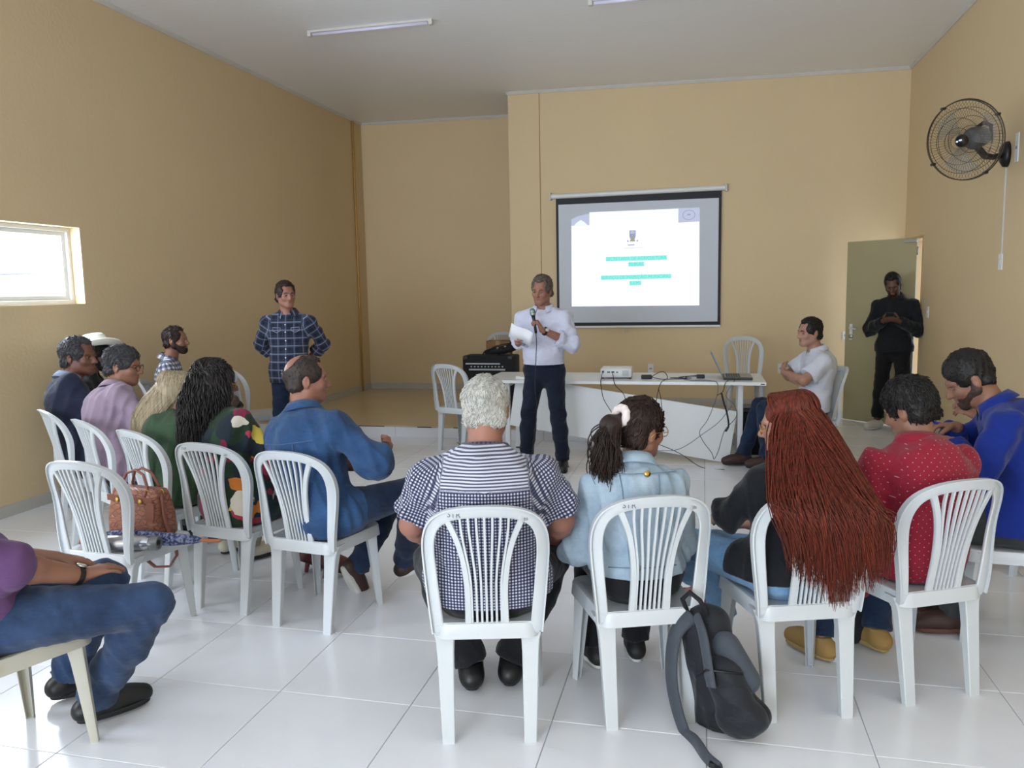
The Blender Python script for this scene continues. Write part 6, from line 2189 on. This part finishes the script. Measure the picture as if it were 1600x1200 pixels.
# --- young man in black by the door, looking at his phone
c = person('young man in black standing by the door looking down at his phone', (2.08, 9.66, 0), 160, dict(
    g=1.0, pel=(0, 0, .95), neck=(.0, .0, 1.49), head=(.02, .075, 1.625), hd=(2, -26, 6), sw=.175, nr=.056, vox=.0075,
    knee=[(-.11, .03, .51), (.11, .03, .51)], ank=[(-.11, 0, .09), (.14, .03, .09)], toe=(16, -30),
    wr=[(-.085, .27, 1.235), (.075, .27, 1.235)], elb=[(-.245, .06, 1.13), (.24, .06, 1.13)],
    hand=[((.75, .5, .25), (.3, -.5, .8), (0, .3, 1), .6), ((-.75, .5, .25), (-.3, -.5, .8), (0, .3, 1), .6)]), SK_dark)
bottom_wear(c, cloth('black_joggers', '#101013', .1), e=.014, end=.90)
top_wear(c, cloth('black_hoodie', '#15171C', .12), 'long', name='hoodie', hem=.06, e=.020, seed=171, collar=True, amp=.007)
hair_cap(c, H_black, e=.008, top=.010, recede=.01, tlen=.015); beard(c, H_black, .0015); shoes(c, sh_white, sole_w, size=1.02)
Sx = Sdf(); Sx.cone(c['neck'] - c['fwd'] * .06 + c['up'] * .0, c['neck'] - c['fwd'] * .085 - c['up'] * .07, .075, .07, .02, (c['fwd'], .6))
V, F = Sx.mesh(.009); fast_mesh('hood', V, F, c['top'].data.materials[0], c['top'])
ph = thing('smartphone', 'smartphone in the hands of the young man in black', 'phone')
ph.matrix_world = Matrix.Translation((2.08, 9.66, 0)) @ Matrix.Rotation(D(160), 4, 'Z') @ Matrix.Translation((0, .335, 1.285)) @ Matrix.Rotation(D(-50), 4, 'X')
MB().box(-.037, .037, -.005, .004, -.072, .072, .003).obj('phone_body', M['black'], ph)
MB().box(-.033, .033, -.0058, -.005, -.066, .066).obj('display', emit('phone_display', (.8, .9, 1), .5), ph)

# --- A man in purple at the left edge
f = loc_of(-2.44, 2.20, -30)
c = person('man in a purple shirt and blue jeans at the left edge, wearing a wristwatch', (-2.44, 2.20, 0), -30, seated(
    g=1.2, vox=.0055, pel=f(-2.46, 2.14, .57), neck=f(-2.57, 2.02, 1.00), head=f(-2.72, 2.00, 1.14), hd=(-10, -4, 0), shyaw=-6, bend=.03, sw=.205, belly=.6, ar=1.12, lr=1.12,
    knee=[f(-2.36, 2.66, .51), f(-1.995, 2.46, .51)], ank=[f(-2.545, 2.62, .10), f(-2.30, 2.49, .10)], toed=[(.15, 1, 0), (.05, 1, 0)],
    wr=[f(-2.40, 2.46, .66), f(-2.175, 2.335, .655)], pole=[(-.8, -.6, -.4), (.8, -.7, -.3)],
    hand=[((.2, 1, -.25), (0, 0, -1), (1, 0, 0), .3), ((-.1, 1, .02), (-.1, 0, -1), (-1, .1, .1), .25)]), SK_tan)
bottom_wear(c, denim('jeans_indigo', '#1C2942', '#33496B'), e=.014, amp=.009)
ptop = top_wear(c, cloth('purple_cotton', '#5C3E66', .10), 'elbow', hem=.012, e=.018, seed=181, collar=True, slack=.02, amp=.007)
hair_cap(c, H_brown, e=.011); shoes(c, sh_black, size=1.06)
watch(c, 1, strap_b, n=(.1, .2, 1), back=.012, off=.0, face='#D9CFA8')
kr = MB()
q0 = np.array(f(-2.30, 2.075, .50))
kr.tube([tuple(q0 + A3(0, 0, .10)), tuple(q0 + A3(.01, .01, .05)), tuple(q0)], .004, 6)
kr.tube([tuple(q0 + A3(.016 * math.cos(a * PI / 8), 0, -.012 + .016 * math.sin(a * PI / 8))) for a in range(17)], .002, 6)
ko = kr.obj('key_ring', M['steel'], c['root'], smooth=True)
MB().box(-.022, .022, -.007, .007, -.075, -.02, .006, Matrix.Translation(tuple(q0))).obj('key_fob', M['black'], ko)
MB().box(-.004, .004, -.001, .001, -.12, -.075, .0, Matrix.Translation(tuple(q0))).obj('key', M['steel'], ko)

# ------------------------------------------------------------------ belongings
# brown handbag on the empty chair
hb_ = thing('handbag', 'brown crocodile-pattern leather handbag standing on an empty white chair', 'handbag', (-2.765, 3.40, .452), D(-8))
def croc(name):
    d = Nd(name)
    tc = d.n('ShaderNodeTexCoord').outputs['Object']
    v = d.n('ShaderNodeTexVoronoi', _feature='DISTANCE_TO_EDGE'); v.inputs['Scale'].default_value = 1
    mp = d.n('ShaderNodeMapping'); mp.inputs['Scale'].default_value = (26, 26, 48); d.l(tc, mp.inputs['Vector']); d.l(mp.outputs[0], v.inputs['Vector'])
    e = d.ramp(v.outputs['Distance'], 0, .12)
    d.col(d.mix(e, srgb('#6E4030'), srgb('#96604A'))); d.b.inputs['Roughness'].default_value = .38
    d.bump(e, .5, .004)
    return d.m
lea = croc('brown_crocodile_leather'); lea2 = plain('brown_leather_trim', '#7E4A3A', .4, bump=.1)
def loft(rings, cap=True):
    n = len(rings[0]); V = [p for r in rings for p in r]; F = []
    for i in range(len(rings) - 1):
        for k in range(n):
            a = i * n + k; b_ = i * n + (k + 1) % n
            F.append((a, b_, b_ + n, a + n))
    if cap:
        F.append(tuple(range(n - 1, -1, -1))); F.append(tuple((len(rings) - 1) * n + k for k in range(n)))
    return V, F
def rrect(w, d, r, z, n=5, dx=0, dy=0):
    pts = []
    for (sx, sy, a0) in ((1, 1, 0), (-1, 1, PI / 2), (-1, -1, PI), (1, -1, 1.5 * PI)):
        for k in range(n):
            a = a0 + PI / 2 * k / (n - 1)
            pts.append((sx * (w - r) + r * math.cos(a) + dx, sy * (d - r) + r * math.sin(a) + dy, z))
    return pts
V, F = loft([rrect(.155, .075, .03, .0), rrect(.162, .082, .03, .01), rrect(.160, .078, .03, .10), rrect(.150, .062, .025, .19), rrect(.143, .045, .02, .235), rrect(.138, .035, .02, .24)])
mesh_obj('bag_body', V, F, lea, hb_, smooth=True, autos=50)
MB().box(-.150, .150, -.074, -.068, .180, .212, .003).obj('front_flap', lea2, hb_)
MB().box(-.157, .157, -.084, -.078, .0, .016, .003).obj('base_trim', lea2, hb_)
for x in (-.075, .075):
    MB().lathe([(.0, 0), (.013, 0), (.013, .004), (.006, .006), (.0, .006)], 16, Matrix.Translation((x, -.078, .190)) @ Matrix.Rotation(PI / 2, 4, 'X')).obj('stud', M['gold'], hb_, smooth=True)
for yy in (-.055, .05):
    MB().tube([(-.085, yy, .20), (-.088, yy * .7, .25), (-.055, yy * .5, .315), (0, yy * .4, .335), (.055, yy * .5, .315), (.088, yy * .7, .25), (.085, yy, .20)], .007, 8).obj('handle', lea2, hb_, smooth=True)
MB().tube([(.14, .0, .225), (.16, -.02, .20), (.175, -.03, .12), (.185, -.02, .04), (.20, .0, -.02), (.19, .02, -.10), (.13, .03, -.17), (.03, .03, -.185), (-.05, .04, -.15)], .006, 8, flat=((0, 1, 0), 1.8)).obj('shoulder_strap', lea2, hb_, smooth=True)
for p_ in ((.14, -.0, .228), (.088, -.045, .232)):
    MB().tube([(p_[0] + .012 * math.cos(a * PI / 6), p_[1], p_[2] + .012 * math.sin(a * PI / 6)) for a in range(13)], .0025, 6).obj('ring', M['gold'], hb_, smooth=True)
V, F = loft([rrect(.028, .006, .005, 0), rrect(.030, .007, .005, .03), rrect(.022, .006, .005, .085), rrect(.010, .005, .004, .095)])
tg_ = mesh_obj('luggage_tag', V, F, lea2, hb_, smooth=True, autos=50); tg_.location = (.135, -.085, .10); tg_.rotation_euler = (0, D(10), 0)

# umbrella
um = thing('umbrella', 'folded navy patterned umbrella with wooden tip lying across the empty chair', 'umbrella', (-2.56, 3.235, .487), D(4))
def umb_mat():
    d = Nd('navy_patterned_nylon'); u = d.noise(70, 3); v = d.noise(20, 2, stretch=(1, 8, 8))
    d.col(d.mix(d.ramp(u, .45, .58), srgb('#232A54'), srgb('#7E8AAA'))); d.b.inputs['Roughness'].default_value = .6; d.bump(v, .6, .006)
    return d.m
wood = plain('orange_wood', '#A5623A', .4, .12, 14, stretch=(1, 8, 8))
MBu = MB(); V = []; F = []
prof = [(-.30, .012), (-.27, .026), (-.20, .033), (-.05, .034), (.10, .028), (.20, .018), (.235, .008)]
n = 32
for x, r in prof:
    for k in range(n):
        a = 2 * PI * k / n; rr = r * (1 + .10 * math.sin(a * 8) + .05 * math.sin(a * 3 + x * 20))
        V.append((x, rr * math.cos(a), rr * math.sin(a)))
for i in range(len(prof) - 1):
    for k in range(n):
        a = i * n + k; b_ = i * n + (k + 1) % n; F.append((a, a + n, b_ + n, b_))
F.append(tuple(range(n))); F.append(tuple((len(prof) - 1) * n + k for k in range(n - 1, -1, -1)))
mesh_obj('canopy', V, F, umb_mat(), um, smooth=True)
MB().tube([(.21, 0, 0), (.26, 0, 0), (.325, 0, 0), (.335, 0, 0)], [.0075, .009, .0085, .004], 12).obj('wooden_tip', wood, um, smooth=True)
MB().tube([(-.28, 0, 0), (-.34, 0, 0), (-.375, 0, .003), (-.40, .0, -.008), (-.41, 0, -.035), (-.395, 0, -.06), (-.37, 0, -.062)], .011, 12).obj('crook_handle', wood, um, smooth=True)
MB().tube([(-.10 + .0, .036 * math.cos(a * PI / 8), .036 * math.sin(a * PI / 8)) for a in range(17)], .004, 6).obj('tie_strap', umb_mat(), um, smooth=True)

# steel bottle
bo = thing('steel_bottle', 'brushed steel thermos bottle lying on the empty chair in front of the umbrella', 'bottle', (-2.635, 3.150, .489), D(8))
Mx = Matrix.Rotation(PI / 2, 4, 'Y')
MB().lathe([(.0, -.125), (.030, -.125), (.034, -.120), (.035, -.05), (.035, .05), (.033, .075), (.024, .090), (.024, .096), (.0, .096)], 28, Mx).obj('bottle_body', M['steel'], bo, smooth=True, autos=40)
MB().lathe([(.0, .096), (.030, .096), (.034, .100), (.034, .135), (.030, .140), (.024, .140), (.022, .134), (.0, .134)], 28, Mx).obj('cap', plain('grey_cap', '#77797B', .35, metal=.5), bo, smooth=True, autos=40)
MB().lathe([(.0, .135), (.014, .135), (.014, .139), (.0, .139)], 20, Mx).obj('cap_button', M['black'], bo, smooth=True)

# dark pouch on the knee of the man in purple
po = thing('phone_pouch', 'dark phone pouch lying on the far thigh of the man in purple', 'pouch', (-2.44, 2.56, .588), D(20))
MB().box(-.045, .045, -.075, .075, -.008, .008, .004).obj('pouch_body', M['blackm'], po, autos=40)
MB().box(-.046, .046, .02, .076, .007, .011, .002).obj('flap', M['black'], po)

# backpack leaning beside the chair of the ponytailed woman
bp_ = thing('backpack', 'large black and grey backpack leaning on the floor beside the pale denim woman\'s chair', 'backpack', (.125, 2.90, 0), D(-24))
nyl = cloth('charcoal_nylon', '#1B1E24', .15, .6, 30); nyl_g = cloth('slate_grey_nylon', '#3E444C', .1, .65, 30)
lean = rotm(0, 0, -17)
LP_ = lambda x, y, z: lean @ A3(x, y, z) + A3(.0, 0, 0)
S = Sdf()
S.cone(LP_(-.01, .02, .11), LP_(-.02, .02, .36), .125, .10, .03, (lean @ A3(0, 1, 0), .72))
S.cone(LP_(-.085, .02, .06), LP_(.09, .02, .06), .058, .058, .03); S.cone(LP_(-.05, .02, .44), LP_(.03, .02, .42), .045, .05, .05)
V, F = S.mesh(.007); V += vnormals(V, F) * (fold(V, 28, 3) * .006)[:, None]; V[:, 2] = np.maximum(V[:, 2], .002)
fast_mesh('main_compartment', V, F, nyl, bp_)
S = Sdf(); S.cone(LP_(.065, -.045, .085), LP_(.05, -.055, .235), .080, .072, .03, (lean @ A3(0, 1, 0), .75)); S.cone(LP_(.02, -.04, .06), LP_(.12, -.04, .07), .05, .05, .03)
V, F = S.mesh(.007); V += vnormals(V, F) * (fold(V, 34, 6) * .005)[:, None]; V[:, 2] = np.maximum(V[:, 2], .003)
fp_ = fast_mesh('front_pocket', V, F, nyl, bp_)
MB().tube([tuple(LP_(*q)) for q in ((-.03, -.105, .25), (.03, -.128, .285), (.09, -.112, .27), (.128, -.06, .24))], .004, 6).obj('zip', M['black'], fp_, smooth=True)
S = Sdf(); S.cone(LP_(.075, -.02, .33), LP_(.105, .0, .20), .055, .055, .03, (lean @ A3(0, 1, 0), .7))
V, F = S.mesh(.007); fast_mesh('side_panel', V, F, nyl_g, bp_)
MB().tube([tuple(LP_(*q)) for q in ((-.045, -.02, .465), (-.04, -.04, .52), (.0, -.045, .545), (.03, -.04, .51), (.035, -.02, .45))], .009, 8).obj('carry_handle', M['blackm'], bp_, smooth=True)
def strap(name, pts, w, m):
    P_ = [A3(*p_) for p_ in pts]; fine = []
    for i in range(len(P_) - 1):
        p0, p1, p2, p3 = P_[max(i - 1, 0)], P_[i], P_[i + 1], P_[min(i + 2, len(P_) - 1)]
        for k in range(6):
            t = k / 6; fine.append(.5 * (2 * p1 + (p2 - p0) * t + (2 * p0 - 5 * p1 + 4 * p2 - p3) * t * t + (3 * p1 - p0 - 3 * p2 + p3) * t ** 3))
    fine.append(P_[-1])
    return MB().tube([tuple(q) for q in fine], w * .32, 8, flat=((.25, .97, 0), 1.0)).obj(name, m, bp_, smooth=True) if w < .02 else MB().tube([tuple(q) for q in fine], w * .5, 10, flat=((.3, .95, 0), .32)).obj(name, m, bp_, smooth=True)
L_ = lambda *q: tuple(LP_(*q))
strap('shoulder_strap', [L_(-.03, -.03, .45), L_(-.09, -.07, .40), L_(-.135, -.09, .28), L_(-.150, -.10, .16), L_(-.13, -.12, .05), (-.07, -.17, .016), (.0, -.235, .012), (.06, -.27, .012)], .062, nyl_g)
strap('shoulder_strap', [L_(.0, -.04, .45), L_(.03, -.085, .40), L_(.035, -.115, .30), L_(.03, -.125, .22)], .045, nyl_g)
strap('webbing', [(.03, -.262, .02), (.075, -.30, .03), (.085, -.33, .012), (.06, -.35, .008), (.10, -.40, .008)], .018, M['blackm'])
MB().box(.02, .06, -.28, -.25, .012, .03, .004).obj('buckle', M['black'], bp_)
S = Sdf(); S.cone(LP_(-.12, .06, .10), LP_(-.12, .07, .33), .06, .05, .02, (lean @ A3(0, 1, 0), .8))
V, F = S.mesh(.008); sp_ = fast_mesh('side_pocket', V, F, nyl, bp_)
S = Sdf(); S.cone(LP_(-.160, .035, .15), LP_(-.155, .045, .25), .026, .022, .01)
V, F = S.mesh(.006); fast_mesh('teal_lining', V, F, cloth('teal_fabric', '#1E8C9A', .08), bp_)

# black rucksack under the chair of the man in red
rb = thing('rucksack', 'small black rucksack with a red patch on the floor under the red polo man', 'rucksack', (.66, 3.80, 0), D(25))
S = Sdf(); S.cone((0, 0, .10), (0, 0, .24), .115, .10, .03, ((0, 1, 0), .7)); S.cone((-.06, 0, .05), (.06, 0, .05), .05, .05, .03)
V, F = S.mesh(.008); V += vnormals(V, F) * (fold(V, 34, 8) * .006)[:, None]; V[:, 2] = np.maximum(V[:, 2], .002); fast_mesh('rucksack_body', V, F, M['blackm'], rb)
S = Sdf(); S.ell((.03, -.068, .275), (.055, .022, .045), None, .01); V, F = S.mesh(.007); fast_mesh('red_patch', V, F, cloth('crimson_fabric', '#8A1F30', .1), rb)
MB().tube([(-.02, 0, .33), (-.015, -.01, .37), (.02, -.01, .37), (.025, 0, .33)], .007, 8).obj('handle', M['blackm'], rb, smooth=True)
MB().tube([(-.10, -.05, .20), (-.13, -.09, .12), (-.12, -.09, .04), (-.09, -.05, .02)], .008, 6).obj('strap', M['blackm'], rb, smooth=True)
